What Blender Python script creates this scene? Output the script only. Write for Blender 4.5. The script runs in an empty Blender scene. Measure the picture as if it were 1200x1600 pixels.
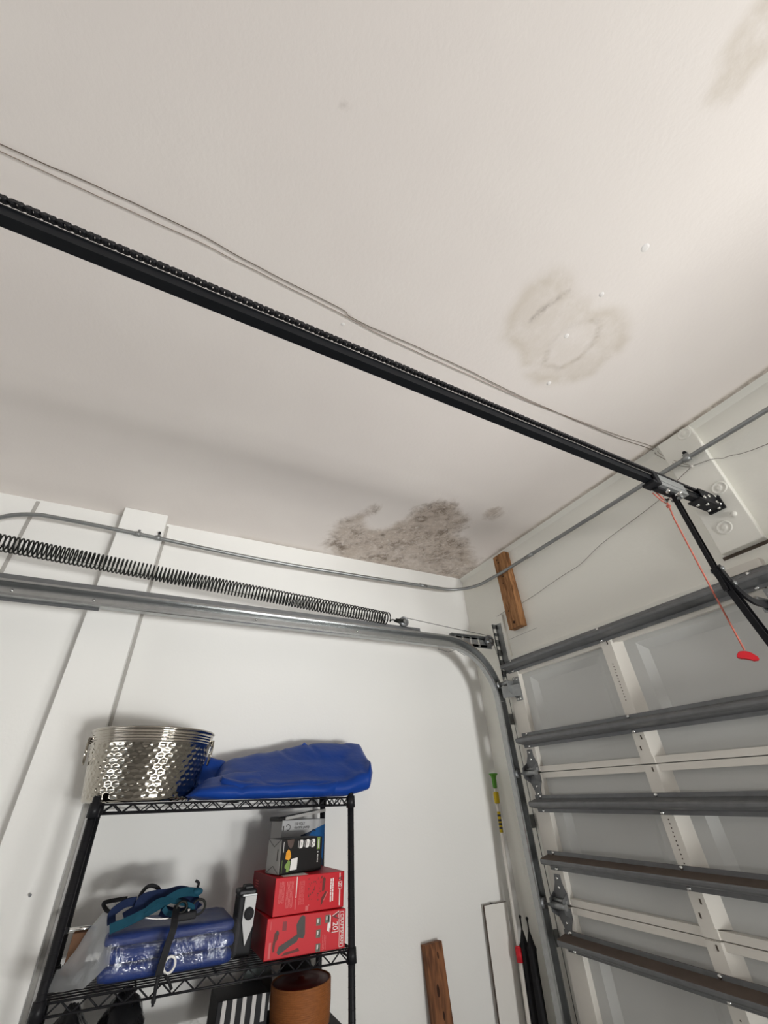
import bpy, bmesh, math, random
from mathutils import Vector, Matrix, noise

random.seed(7)
SC = bpy.context.scene
COL = SC.collection

# ------------------------------------------------------------------ camera
cam_d = bpy.data.cameras.new('camera')
cam_d.sensor_fit = 'AUTO'
cam_d.sensor_width = 36.0
cam_d.lens = 14.2297
cam_d.clip_start = 0.02
cam = bpy.data.objects.new('camera', cam_d)
COL.objects.link(cam)
CAM_ROT = Matrix([[0.460072, 0.518698, 0.720615], [0.88626, -0.219255, -0.408007], [-0.053634, 0.826365, -0.560575]])
cam.matrix_world = Matrix.Translation(Vector([2.35, -2.00754, 1.54921])) @ CAM_ROT.to_4x4()
SC.camera = cam

# ------------------------------------------------------------------ world, light, exposure
world = bpy.data.worlds.new('sky')
SC.world = world
world.use_nodes = True
wn = world.node_tree.nodes['Background']
wn.inputs['Color'].default_value = (0.86, 0.93, 1.0, 1)
wn.inputs['Strength'].default_value = 0.3


def area_light(name, loc, direction, sx, sy, power, color):
    ld = bpy.data.lights.new(name, 'AREA')
    ld.shape = 'RECTANGLE'
    ld.size, ld.size_y = sx, sy
    ld.energy = power
    ld.color = color
    o = bpy.data.objects.new(name, ld)
    COL.objects.link(o)
    o.location = loc
    o.rotation_euler = Vector(direction).to_track_quat('-Z', 'Y').to_euler()
    return o


# sunlit paving outside an added low opening in the unseen right wall throws light upwards on to the left wall
area_light('sunlit_paving_bounce', (8.7, -0.5, 0.02), (0.0, 0.0, 1.0), 3.2, 5.5, 4700, (1.0, 1.0, 0.985))
# bright surroundings seen through that opening
area_light('daylight_side_opening', (5.40, -0.55, 0.62), (-1.0, 0.0, 0.0), 0.70, 1.15, 46, (1.0, 1.0, 0.985))
# daylight off the driveway through the open bay on the right of the front wall
area_light('daylight_open_bay', (4.2, 1.0, 0.40), (-0.25, -0.75, 0.60), 1.9, 1.1, 115, (1.0, 1.0, 0.985))
# fill lamp added behind an unseen back opening to lift ceiling and front wall
area_light('back_fill_light', (2.75, -8.6, 0.02), (0.0, 0.3, 0.95), 3.6, 3.4, 140, (1.0, 1.0, 0.985))

SC.view_settings.view_transform = 'Standard'
SC.view_settings.look = 'None'
SC.view_settings.gamma = 1.0
SC.view_settings.use_curve_mapping = False
SC.view_settings.exposure = 0.05


# ------------------------------------------------------------------ materials
def mat(name, col, rough=0.6, metal=0.0, var=0.06, scale=6.0, bump=0.0, bscale=60.0, stretch=None, coat=0.0, spec=0.22):
    m = bpy.data.materials.new(name)
    m.use_nodes = True
    nt = m.node_tree
    b = nt.nodes['Principled BSDF']
    b.inputs['Roughness'].default_value = rough
    b.inputs['Metallic'].default_value = metal
    b.inputs['Specular IOR Level'].default_value = spec
    if coat:
        b.inputs['Coat Weight'].default_value = coat
    tc = nt.nodes.new('ShaderNodeTexCoord')
    mp = nt.nodes.new('ShaderNodeMapping')
    nt.links.new(tc.outputs['Object'], mp.inputs['Vector'])
    if stretch:
        mp.inputs['Scale'].default_value = stretch
    n = nt.nodes.new('ShaderNodeTexNoise')
    n.inputs['Scale'].default_value = scale
    n.inputs['Detail'].default_value = 5
    nt.links.new(mp.outputs['Vector'], n.inputs['Vector'])
    mix = nt.nodes.new('ShaderNodeMix')
    mix.data_type = 'RGBA'
    c = Vector(col)
    mix.inputs['A'].default_value = (*(c * (1 - var)), 1)
    mix.inputs['B'].default_value = (*[min(1, x) for x in c * (1 + var)], 1)
    nt.links.new(n.outputs['Fac'], mix.inputs['Factor'])
    nt.links.new(mix.outputs['Result'], b.inputs['Base Color'])
    if bump:
        n2 = nt.nodes.new('ShaderNodeTexNoise')
        n2.inputs['Scale'].default_value = bscale
        n2.inputs['Detail'].default_value = 4
        nt.links.new(mp.outputs['Vector'], n2.inputs['Vector'])
        bp = nt.nodes.new('ShaderNodeBump')
        bp.inputs['Strength'].default_value = bump
        bp.inputs['Distance'].default_value = 0.01
        nt.links.new(n2.outputs['Fac'], bp.inputs['Height'])
        nt.links.new(bp.outputs['Normal'], b.inputs['Normal'])
    return m


def wood_mat(name, dark, light, scale=9.0, stretch=(1, 1, 0.12)):
    m = mat(name, light, 0.65, 0, 0.1)
    nt = m.node_tree
    b = nt.nodes['Principled BSDF']
    mp = next(n for n in nt.nodes if n.type == 'MAPPING')
    mp.inputs['Scale'].default_value = stretch
    w = nt.nodes.new('ShaderNodeTexNoise')
    w.inputs['Scale'].default_value = scale * 5
    w.inputs['Detail'].default_value = 6
    w.inputs['Distortion'].default_value = 1.2
    nt.links.new(mp.outputs['Vector'], w.inputs['Vector'])
    r = nt.nodes.new('ShaderNodeValToRGB')
    r.color_ramp.elements[0].position = 0.34
    r.color_ramp.elements[0].color = (*dark, 1)
    r.color_ramp.elements[1].position = 0.62
    r.color_ramp.elements[1].color = (*light, 1)
    nt.links.new(w.outputs['Fac'], r.inputs['Fac'])
    nt.links.new(r.outputs['Color'], b.inputs['Base Color'])
    return m


def clear_plastic(name, tint=(0.9, 0.92, 0.95), haze=0.02, gloss=0.045, rough=0.14):
    m = bpy.data.materials.new(name)
    m.use_nodes = True
    nt = m.node_tree
    for n in list(nt.nodes):
        nt.nodes.remove(n)
    out = nt.nodes.new('ShaderNodeOutputMaterial')
    tr = nt.nodes.new('ShaderNodeBsdfTransparent')
    gl = nt.nodes.new('ShaderNodeBsdfGlossy')
    df = nt.nodes.new('ShaderNodeBsdfDiffuse')
    gl.inputs['Roughness'].default_value = rough
    gl.inputs['Color'].default_value = (*tint, 1)
    df.inputs['Color'].default_value = (*tint, 1)
    tc = nt.nodes.new('ShaderNodeTexCoord')
    n2 = nt.nodes.new('ShaderNodeTexNoise')
    n2.inputs['Scale'].default_value = 22
    n2.inputs['Detail'].default_value = 5
    n2.inputs['Distortion'].default_value = 0.8
    nt.links.new(tc.outputs['Object'], n2.inputs['Vector'])
    bp = nt.nodes.new('ShaderNodeBump')
    bp.inputs['Strength'].default_value = 0.6
    bp.inputs['Distance'].default_value = 0.02
    nt.links.new(n2.outputs['Fac'], bp.inputs['Height'])
    nt.links.new(bp.outputs['Normal'], gl.inputs['Normal'])
    m1 = nt.nodes.new('ShaderNodeMixShader')
    m1.inputs[0].default_value = haze
    m2 = nt.nodes.new('ShaderNodeMixShader')
    m2.inputs[0].default_value = gloss
    nt.links.new(tr.outputs[0], m1.inputs[1])
    nt.links.new(df.outputs[0], m1.inputs[2])
    nt.links.new(m1.outputs[0], m2.inputs[1])
    nt.links.new(gl.outputs[0], m2.inputs[2])
    nt.links.new(m2.outputs[0], out.inputs[0])
    return m


M = {}
M['plaster'] = mat('filler_plaster', (0.84, 0.81, 0.785), 0.8, 0, 0.03, 20)
M['wall'] = mat('painted_wall', (0.815, 0.808, 0.78), 0.75, 0, 0.02, 1.6, 0.05, 90)
M['front_wall'] = mat('painted_front_wall', (0.85, 0.84, 0.78), 0.75, 0, 0.03, 2.4, 0.12, 40)
M['back_wall'] = mat('dark_unseen_wall', (0.26, 0.25, 0.24), 0.8, 0, 0.15, 2.0)  # unseen right wall kept dark to cut fill and darken steel reflections
M['joint_shade'] = mat('grey_joint_and_shade', (0.40, 0.385, 0.36), 0.8, 0, 0.2, 14)  # grey of wall joint and crack, also of the painted pilaster shade
M['crack'] = mat('dark_joint', (0.10, 0.08, 0.065), 0.9, 0, 0.3, 20)
M['floor'] = mat('concrete_floor', (0.46, 0.455, 0.44), 0.5, 0, 0.18, 3.0, 0.1, 30)
M['driveway'] = mat('driveway_concrete', (0.5, 0.48, 0.45), 0.8, 0, 0.15, 2.0, 0.1, 30)
M['skin'] = mat('door_skin_grey', (0.60, 0.605, 0.585), 0.5, 0, 0.05, 3.0, 0.03, 30)
M['stile'] = mat('door_stile_cream', (0.74, 0.71, 0.65), 0.5, 0, 0.06, 7.0, 0.03, 40)
M['galv'] = mat('galvanised_steel', (0.30, 0.31, 0.31), 0.42, 0.8, 0.22, 30.0, 0.04, 80)
M['track_steel'] = mat('rolled_track_steel', (0.40, 0.41, 0.41), 0.27, 0.9, 0.2, 40.0, 0.03, 90)
M['galv_dark'] = mat('dull_galvanised_steel', (0.19, 0.195, 0.20), 0.45, 0.7, 0.25, 25.0, 0.04, 80)
M['dust'] = mat('dusty_brown_steel', (0.115, 0.09, 0.075), 0.85, 0.1, 0.3, 12.0)
M['chrome'] = mat('shiny_steel', (0.75, 0.75, 0.73), 0.2, 1.0, 0.05, 20)
M['black_steel'] = mat('black_enamel', (0.010, 0.010, 0.012), 0.42, 0.0, 0.2, 20)
M['black_matt'] = mat('black_matt', (0.014, 0.014, 0.016), 0.6, 0, 0.2, 20)
M['black_rubber'] = mat('black_rubber', (0.02, 0.02, 0.022), 0.75, 0, 0.2, 20)
M['rail_black'] = mat('rail_black', (0.007, 0.008, 0.010), 0.5, 0.0, 0.25, 20, spec=0.15)
M['alu'] = mat('cast_aluminium', (0.36, 0.37, 0.37), 0.5, 0.6, 0.1, 20)
M['spring'] = mat('oiled_spring_steel', (0.015, 0.016, 0.014), 0.45, 0.2, 0.3, 40)
M['wire'] = mat('brown_bell_wire', (0.12, 0.085, 0.06), 0.6, 0, 0.2, 20)
M['wire_grey'] = mat('grey_bell_wire', (0.14, 0.125, 0.11), 0.6, 0, 0.2, 20)
M['wire_pale'] = mat('pale_bell_wire', (0.25, 0.19, 0.15), 0.6, 0, 0.2, 20)
M['cable'] = mat('steel_cable', (0.12, 0.12, 0.12), 0.5, 0.6, 0.2, 60)
M['red'] = mat('red_plastic', (0.55, 0.02, 0.03), 0.4, 0, 0.1, 20)
M['rope'] = mat('red_white_cord', (0.55, 0.16, 0.12), 0.8, 0, 0.35, 140)
M['wood'] = wood_mat('stained_timber', (0.17, 0.075, 0.03), (0.40, 0.20, 0.085))
M['wood2'] = wood_mat('brown_plank', (0.10, 0.04, 0.018), (0.24, 0.10, 0.042))
M['knot'] = mat('wood_knot', (0.035, 0.015, 0.008), 0.8, 0, 0.3, 40)
M['tarp'] = mat('blue_tarpaulin', (0.006, 0.042, 0.245), 0.45, 0, 0.18, 9.0, 0.2, 30, spec=0.14)
M['tarp2'] = mat('folded_blue_tarpaulin', (0.005, 0.026, 0.155), 0.42, 0, 0.2, 12.0, 0.15, 30)
M['plastic'] = clear_plastic('clear_plastic_film')
M['plastic_milky'] = clear_plastic('milky_plastic_film', (0.62, 0.65, 0.68), 0.46, 0.05, 0.25)
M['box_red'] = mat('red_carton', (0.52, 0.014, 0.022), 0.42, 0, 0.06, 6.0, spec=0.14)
M['box_red_shade_print'] = mat('red_carton_shade_print', (0.20, 0.008, 0.014), 0.45, 0, 0.1, 6.0)  # red darkened for the cartons' shaded ends; also one print mark
M['box_black'] = mat('black_carton', (0.014, 0.013, 0.013), 0.4, 0, 0.1, 6.0)
M['box_grey'] = mat('grey_carton', (0.42, 0.41, 0.39), 0.55, 0, 0.05, 6.0)
M['box_silver'] = mat('silver_grey_carton', (0.46, 0.46, 0.46), 0.45, 0, 0.06, 6.0)
M['card'] = mat('brown_cardboard', (0.16, 0.085, 0.05), 0.8, 0, 0.12, 10.0)
M['white'] = mat('white_print', (0.80, 0.78, 0.75), 0.5, 0, 0.03, 8)
M['pink'] = mat('pale_red_print', (0.60, 0.12, 0.12), 0.5, 0, 0.1, 30)
M['dkprint'] = mat('dark_grey_print', (0.055, 0.05, 0.045), 0.5, 0, 0.25, 60)
M['brprint'] = mat('dark_brown_print', (0.12, 0.02, 0.015), 0.5, 0, 0.25, 60)
M['icon'] = mat('olive_grey_print', (0.13, 0.12, 0.09), 0.5, 0, 0.5, 120)
M['blueprint'] = mat('blue_print', (0.01, 0.10, 0.30), 0.45, 0, 0.1, 20)
M['navyprint'] = mat('navy_print', (0.02, 0.035, 0.07), 0.45, 0, 0.1, 20)
M['greenprint'] = mat('green_print', (0.22, 0.33, 0.09), 0.5, 0, 0.2, 40)
M['orangeprint'] = mat('orange_print', (0.75, 0.33, 0.03), 0.5, 0, 0.25, 60)
M['brownphoto'] = mat('brown_photo_print', (0.10, 0.07, 0.06), 0.5, 0, 0.2, 40)
M['teal'] = mat('teal_webbing', (0.012, 0.075, 0.12), 0.7, 0, 0.2, 60)
M['navy'] = mat('navy_webbing', (0.008, 0.018, 0.06), 0.75, 0, 0.2, 60)
M['wicker'] = mat('woven_rattan', (0.27, 0.095, 0.028), 0.55, 0, 0.3, 50, 0.3, 120, stretch=(1, 1, 3))
M['maroon'] = mat('maroon_lid', (0.09, 0.014, 0.01), 0.5, 0, 0.15, 20)
M['blackbag'] = mat('glossy_black_bag', (0.014, 0.014, 0.015), 0.18, 0, 0.2, 8, 0.6, 14)
M['greybag'] = mat('grey_green_fabric', (0.16, 0.185, 0.18), 0.8, 0, 0.2, 14, 0.3, 20)
M['stripe'] = mat('white_stripe', (0.62, 0.60, 0.58), 0.6, 0, 0.05, 20)
M['green'] = mat('green_plastic', (0.09, 0.27, 0.035), 0.5, 0, 0.15, 30)
M['yellow'] = mat('yellow_plastic', (0.50, 0.36, 0.015), 0.5, 0, 0.15, 30)
M['polewhite'] = mat('white_painted_pole', (0.68, 0.65, 0.60), 0.4, 0, 0.05, 30)
M['panel_white'] = mat('white_melamine', (0.76, 0.74, 0.70), 0.5, 0, 0.03, 5)
M['nylon'] = mat('black_nylon', (0.012, 0.012, 0.013), 0.7, 0, 0.2, 30, 0.2, 60)
M['silver'] = mat('silver_plastic', (0.50, 0.50, 0.495), 0.4, 0.0, 0.05, 20)


def hammered():
    m = mat('hammered_steel', (0.44, 0.41, 0.355), 0.11, 1.0, 0.05, 10)
    return m


M['tub'] = hammered()
M['tub_smooth'] = mat('polished_steel', (0.46, 0.43, 0.38), 0.11, 1.0, 0.04, 10)


# ceiling: stains come from a colour attribute (R = brown mould, G = tan water stain, B = dark marks)
def ceiling_mat():
    m = bpy.data.materials.new('stained_plaster_ceiling')
    m.use_nodes = True
    nt = m.node_tree
    b = nt.nodes['Principled BSDF']
    b.inputs['Roughness'].default_value = 0.85
    at = nt.nodes.new('ShaderNodeAttribute')
    at.attribute_name = 'stain'
    sp = nt.nodes.new('ShaderNodeSeparateColor')
    nt.links.new(at.outputs['Color'], sp.inputs['Color'])
    tc = nt.nodes.new('ShaderNodeTexCoord')

    def noise_tex(scale, detail=8, rough=0.65, dist=0.0):
        n = nt.nodes.new('ShaderNodeTexNoise')
        n.inputs['Scale'].default_value = scale
        n.inputs['Detail'].default_value = detail
        n.inputs['Roughness'].default_value = rough
        n.inputs['Distortion'].default_value = dist
        nt.links.new(tc.outputs['Object'], n.inputs['Vector'])
        return n.outputs['Fac']

    def math_(op, a, bb, clamp=False):
        n = nt.nodes.new('ShaderNodeMath')
        n.operation = op
        n.use_clamp = clamp
        for i, v in enumerate((a, bb)):
            if isinstance(v, (int, float)):
                n.inputs[i].default_value = v
            else:
                nt.links.new(v, n.inputs[i])
        return n.outputs[0]

    def ramp(fac, lo, hi):
        n = nt.nodes.new('ShaderNodeMapRange')
        n.inputs['From Min'].default_value = lo
        n.inputs['From Max'].default_value = hi
        n.interpolation_type = 'SMOOTHSTEP'
        nt.links.new(fac, n.inputs['Value'])
        return n.outputs['Result']

    def mixc(fac, a, col):
        n = nt.nodes.new('ShaderNodeMix')
        n.data_type = 'RGBA'
        nt.links.new(fac, n.inputs['Factor'])
        if isinstance(a, tuple):
            n.inputs['A'].default_value = (*a, 1)
        else:
            nt.links.new(a, n.inputs['A'])
        n.inputs['B'].default_value = (*col, 1)
        return n.outputs['Result']

    base = mixc(ramp(noise_tex(1.3, 3), 0.35, 0.7), (0.815, 0.757, 0.718), (0.845, 0.79, 0.748))
    # tan water stain with soft broken edge
    f_tan = math_('MULTIPLY', sp.outputs['Green'], ramp(noise_tex(9, 6), 0.2, 0.62))
    c = mixc(math_('MULTIPLY', f_tan, 0.85, True), base, (0.60, 0.53, 0.44))
    # mould: wide light brown wash, then darker blotches and fine specks
    n1 = noise_tex(7.5, 10, 0.75, 0.8)
    wash = ramp(math_('ADD', sp.outputs['Red'], math_('MULTIPLY', math_('SUBTRACT', n1, 0.5), 1.7)), 0.18, 0.95)
    wash = math_('MULTIPLY', wash, ramp(sp.outputs['Red'], 0.0, 0.12))
    c = mixc(math_('MULTIPLY', wash, 0.9), c, (0.54, 0.455, 0.385))
    nbig = noise_tex(4.2, 4, 0.6, 0.4)
    n2 = noise_tex(17, 10, 0.8, 0.7)
    clump = ramp(nbig, 0.40, 0.68)
    dark = math_('MULTIPLY', wash, math_('MULTIPLY', ramp(n2, 0.41, 0.62), math_('ADD', math_('MULTIPLY', clump, 0.8), 0.25), True))
    c = mixc(math_('MULTIPLY', dark, 0.95), c, (0.165, 0.12, 0.088))
    n3 = noise_tex(75, 5, 0.7)
    speck = math_('MULTIPLY', wash, math_('MULTIPLY', ramp(n3, 0.57, 0.70), math_('ADD', clump, 0.25), True))
    c = mixc(math_('MULTIPLY', speck, 0.85), c, (0.15, 0.11, 0.085))
    n5 = noise_tex(42, 5, 0.65)
    pale = math_('MULTIPLY', wash, ramp(n5, 0.57, 0.67))
    c = mixc(math_('MULTIPLY', pale, 0.75), c, (0.74, 0.69, 0.64))
    # dark marks
    n4 = noise_tex(45, 6, 0.7)
    mk = math_('MULTIPLY', sp.outputs['Blue'], ramp(n4, 0.30, 0.56))
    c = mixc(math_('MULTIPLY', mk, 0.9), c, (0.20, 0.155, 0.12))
    nt.links.new(c, b.inputs['Base Color'])
    bp = nt.nodes.new('ShaderNodeBump')
    bp.inputs['Strength'].default_value = 0.08
    bp.inputs['Distance'].default_value = 0.01
    nt.links.new(math_('ADD', noise_tex(60, 4), math_('MULTIPLY', math_('MULTIPLY', wash, n2), 6.0)), bp.inputs['Height'])
    nt.links.new(bp.outputs['Normal'], b.inputs['Normal'])
    return m


M['ceiling'] = ceiling_mat()


# ------------------------------------------------------------------ mesh helpers (world coordinates)
ORG = {}


class B:
    def __init__(self):
        self.bm = bmesh.new()
        self.mats = []

    def mi(self, m):
        if m is None:
            return 0
        if m not in self.mats:
            self.mats.append(m)
        return self.mats.index(m)

    def face(self, pts, m=None):
        vs = [self.bm.verts.new(p) for p in pts]
        f = self.bm.faces.new(vs)
        f.material_index = self.mi(m)
        return f

    def box(self, lo, hi, m=None, bevel=0.0, rot=None, about=None):
        lo, hi = Vector(lo), Vector(hi)
        c = (lo + hi) / 2
        s = hi - lo
        mtx = Matrix.Translation(c) @ Matrix.Diagonal((*s, 1))
        if rot is not None:
            p = Vector(about) if about is not None else c
            mtx = Matrix.Translation(p) @ rot.to_4x4() @ Matrix.Translation(-p) @ mtx
        r = bmesh.ops.create_cube(self.bm, size=1.0, matrix=mtx)
        fs = {f for v in r['verts'] for f in v.link_faces}
        k = self.mi(m)
        for f in fs:
            f.material_index = k
        if bevel:
            es = list({e for v in r['verts'] for e in v.link_edges})
            rb = bmesh.ops.bevel(self.bm, geom=es, offset=bevel, segments=2, affect='EDGES', profile=0.5)
            for f in rb['faces']:
                f.material_index = k
        return self

    def tube(self, pts, r, n=8, m=None, caps=True, closed=False, flat=None):
        """round tube along points; flat=(w,t,up) makes a flat ribbon instead"""
        P = [Vector(p) for p in pts]
        L = len(P)
        k = self.mi(m)
        rings = []
        prev = None
        for i in range(L):
            if closed:
                t = (P[(i + 1) % L] - P[i - 1]).normalized()
            else:
                t = (P[min(i + 1, L - 1)] - P[max(i - 1, 0)]).normalized()
            if prev is None:
                a = Vector((0, 0, 1)) if abs(t.z) < 0.9 else Vector((1, 0, 0))
                if flat is not None:
                    a = Vector(flat[2])
                u = (a - t * a.dot(t)).normalized()
            else:
                u = (prev - t * prev.dot(t))
                u = u.normalized() if u.length > 1e-6 else prev
            prev = u
            v = t.cross(u)
            rr = r[i] if isinstance(r, (list, tuple)) else r
            ring = []
            for j in range(n):
                a = 2 * math.pi * (j + 0.5) / n
                if flat is not None:
                    ring.append(self.bm.verts.new(P[i] + u * (math.copysign(flat[1] / 2, math.sin(a))) + v * (math.copysign(flat[0] / 2, math.cos(a)))))
                else:
                    ring.append(self.bm.verts.new(P[i] + u * (rr * math.cos(a)) + v * (rr * math.sin(a))))
            rings.append(ring)
        rng = range(L if closed else L - 1)
        for i in rng:
            A, C = rings[i], rings[(i + 1) % L]
            for j in range(n):
                f = self.bm.faces.new((A[j], A[(j + 1) % n], C[(j + 1) % n], C[j]))
                f.material_index = k
                f.smooth = flat is None
        if caps and not closed:
            for ring in (rings[0][::-1], rings[-1]):
                f = self.bm.faces.new(ring)
                f.material_index = k
        return self

    def cyl(self, a, b, r, n=16, m=None, r2=None):
        return self.tube([a, b], [r, r if r2 is None else r2], n, m)

    def lathe(self, prof, origin, n=48, m=None, axis='Z', closed_ends=False, wob=None):
        """prof: list of (radius, height)"""
        k = self.mi(m)
        o = Vector(origin)
        rings = []
        for i, (r, h) in enumerate(prof):
            ring = []
            for j in range(n):
                a = 2 * math.pi * j / n
                rr = r if wob is None else r + wob(a, h, i)
                p = (rr * math.cos(a), rr * math.sin(a), h)
                if axis == 'Y':
                    p = (p[0], p[2], p[1])
                elif axis == 'X':
                    p = (p[2], p[0], p[1])
                ring.append(self.bm.verts.new(o + Vector(p)))
            rings.append(ring)
        for i in range(len(rings) - 1):
            for j in range(n):
                f = self.bm.faces.new((rings[i][j], rings[i][(j + 1) % n], rings[i + 1][(j + 1) % n], rings[i + 1][j]))
                f.material_index = k
                f.smooth = True
        if closed_ends:
            for ring in (rings[0][::-1], rings[-1]):
                f = self.bm.faces.new(ring)
                f.material_index = k
        return self

    def prism(self, poly, axis, a, b, m=None):
        """closed 2-D polygon extruded along a world axis. axis X: poly=(y,z); Y: (x,z); Z: (x,y)"""
        def P(q, t):
            return {'X': (t, q[0], q[1]), 'Y': (q[0], t, q[1]), 'Z': (q[0], q[1], t)}[axis]
        k = self.mi(m)
        A = [self.bm.verts.new(P(q, a)) for q in poly]
        C = [self.bm.verts.new(P(q, b)) for q in poly]
        n = len(poly)
        fs = [self.bm.faces.new(A[::-1]), self.bm.faces.new(C)]
        for i in range(n):
            fs.append(self.bm.faces.new((A[i], A[(i + 1) % n], C[(i + 1) % n], C[i])))
        for f in fs:
            f.material_index = k
        return self

    def sweep(self, prof, frames, m=None, closed_prof=True):
        """prof list of (u,v); frames list of (P,U,V)"""
        k = self.mi(m)
        rings = []
        for P, U, V in frames:
            rings.append([self.bm.verts.new(Vector(P) + Vector(U) * q[0] + Vector(V) * q[1]) for q in prof])
        n = len(prof)
        for i in range(len(rings) - 1):
            for j in range(n if closed_prof else n - 1):
                f = self.bm.faces.new((rings[i][j], rings[i][(j + 1) % n], rings[i + 1][(j + 1) % n], rings[i + 1][j]))
                f.material_index = k
        if closed_prof:
            for ring in (rings[0][::-1], rings[-1]):
                f = self.bm.faces.new(ring)
                f.material_index = k
        return self

    def ball(self, c, r, m=None, sub=2, scale=(1, 1, 1)):
        mtx = Matrix.Translation(Vector(c)) @ Matrix.Diagonal((*scale, 1))
        g = bmesh.ops.create_icosphere(self.bm, subdivisions=sub, radius=r, matrix=mtx)
        k = self.mi(m)
        for f in {f for v in g['verts'] for f in v.link_faces}:
            f.material_index = k
            f.smooth = True
        return self


def obj(name, b, m=None, parent=None, fix=True, origin=None):
    """links the builder's mesh as one object; vertices are stored relative to the thing's origin"""
    bm = b.bm
    if fix:
        bmesh.ops.recalc_face_normals(bm, faces=bm.faces)
    root = parent
    org = Vector(origin) if origin is not None else (ORG[parent.name] if parent is not None else Vector((0, 0, 0)))
    bmesh.ops.translate(bm, verts=bm.verts, vec=-org)
    me = bpy.data.meshes.new(name)
    bm.to_mesh(me)
    bm.free()
    for mm in b.mats or [M[m]]:
        me.materials.append(M[mm] if isinstance(mm, str) else mm)
    o = bpy.data.objects.new(name, me)
    COL.objects.link(o)
    if parent is not None:
        o.parent = parent
        o.location = org - ORG[parent.name]
    else:
        o.location = org
    ORG[o.name] = org
    return o


def split(name, b, m=None, parent=None):
    """one object per loose piece of the builder's mesh"""
    bm = b.bm
    bmesh.ops.recalc_face_normals(bm, faces=bm.faces)
    seen, out = set(), []
    bm.verts.index_update()
    for v0 in bm.verts:
        if v0 in seen:
            continue
        st, isl = [v0], []
        seen.add(v0)
        while st:
            v = st.pop()
            isl.append(v)
            for e in v.link_edges:
                w = e.other_vert(v)
                if w not in seen:
                    seen.add(w)
                    st.append(w)
        nb_ = B()
        nb_.mats = list(b.mats)
        mp = {v: nb_.bm.verts.new(v.co) for v in isl}
        for f in {f for v in isl for f in v.link_faces}:
            g = nb_.bm.faces.new([mp[v] for v in f.verts])
            g.material_index, g.smooth = f.material_index, f.smooth
        c = sum((v.co for v in isl), Vector()) / len(isl)
        out.append(obj(name, nb_, m, parent, fix=False, origin=c))
    bm.free()
    return out


def tag(o, label, cat, group=None):
    o['label'] = label
    o['category'] = cat
    if group:
        o['group'] = group
    return o


def thing(name, label, cat, loc, group=None, rot=None):
    o = bpy.data.objects.new(name, None)
    COL.objects.link(o)
    o.empty_display_size = 0.05
    o.location = loc
    if rot:
        o.rotation_euler = rot
    ORG[o.name] = Vector(loc)
    return tag(o, label, cat, group)


def struct(o, label=None):
    o['kind'] = 'structure'
    if label:
        o['label'] = label
    return o


def copy_tree(o, parent=None, delta=(0, 0, 0)):
    c = o.copy()
    COL.objects.link(c)
    if parent is None:
        c.location = o.location + Vector(delta)
    else:
        c.parent = parent
    ORG[c.name] = ORG[o.name] + Vector(delta)
    for ch in list(o.children):
        copy_tree(ch, c, delta)
    return c


def text_into(b, s, pos, e1, e2, size, m, depth=0.0006, align='LEFT', squash=1.0):
    cu = bpy.data.curves.new('t', 'FONT')
    cu.body = s
    cu.size = size
    cu.align_x = align
    cu.extrude = depth / 2
    to = bpy.data.objects.new('t', cu)
    COL.objects.link(to)
    dg = bpy.context.evaluated_depsgraph_get()
    me = bpy.data.meshes.new_from_object(to.evaluated_get(dg))
    e1, e2 = Vector(e1), Vector(e2)
    e3 = e1.cross(e2)
    vs = [b.bm.verts.new(Vector(pos) + e1 * (v.co.x * squash) + e2 * v.co.y + e3 * v.co.z) for v in me.vertices]
    k = b.mi(m)
    for p in me.polygons:
        try:
            f = b.bm.faces.new([vs[i] for i in p.vertices])
            f.material_index = k
        except ValueError:
            pass
    bpy.data.objects.remove(to)
    bpy.data.curves.remove(cu)
    bpy.data.meshes.remove(me)


def catmull(pts, n=6):
    P = [Vector(p) for p in pts]
    out = []
    for i in range(len(P) - 1):
        p0, p1, p2, p3 = P[max(i - 1, 0)], P[i], P[i + 1], P[min(i + 2, len(P) - 1)]
        for j in range(n):
            t = j / n
            out.append(0.5 * ((2 * p1) + (p2 - p0) * t + (2 * p0 - 5 * p1 + 4 * p2 - p3) * t * t + (3 * p1 - p0 - 3 * p2 + p3) * t ** 3))
    out.append(P[-1])
    return out


# ================================================================== ROOM
H = 2.90
XR, YB = 5.3, -6.6
DL, DR = 0.325, 3.205          # closed garage door, left and right edge
OX0, OX1, OZ = 3.5, 5.1, 2.12  # the open bay

struct(obj('floor', B().box((-0.15, YB, -0.12), (XR, 0.12, 0.0)), 'floor'))
struct(obj('driveway', B().box((-4, 0.121, -0.16), (12, 12, -0.03)), 'driveway'))

# left wall, in one piece, with its pilaster and joints as parts
wl = obj('wall_left', B().box((-0.15, YB, 0), (0, 0.12, H)), 'wall')
struct(wl)
obj('pilaster', B().box((-0.002, -2.366, 0), (0.10, -2.152, H - 0.001), bevel=0.003), 'wall', wl)
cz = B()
cz.box((-0.001, -2.154, 0), (0.014, -2.138, H - 0.02), bevel=0.004)  # darker strip painting in the shade on the pilaster's right side
cz.box((-0.001, -2.773, 0), (0.003, -2.757, H - 0.01))  # wall joint left of the pilaster
obj('joint_and_shade_strip', cz, 'joint_shade', wl)
nb = B()
nb.cyl((0.099, -2.228, 1.306), (0.112, -2.228, 1.306), 0.0022, 10)
nb.cyl((0.112, -2.228, 1.306), (0.114, -2.228, 1.306), 0.0045, 12)
obj('bent_nail', nb, 'galv_dark', wl)

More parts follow.
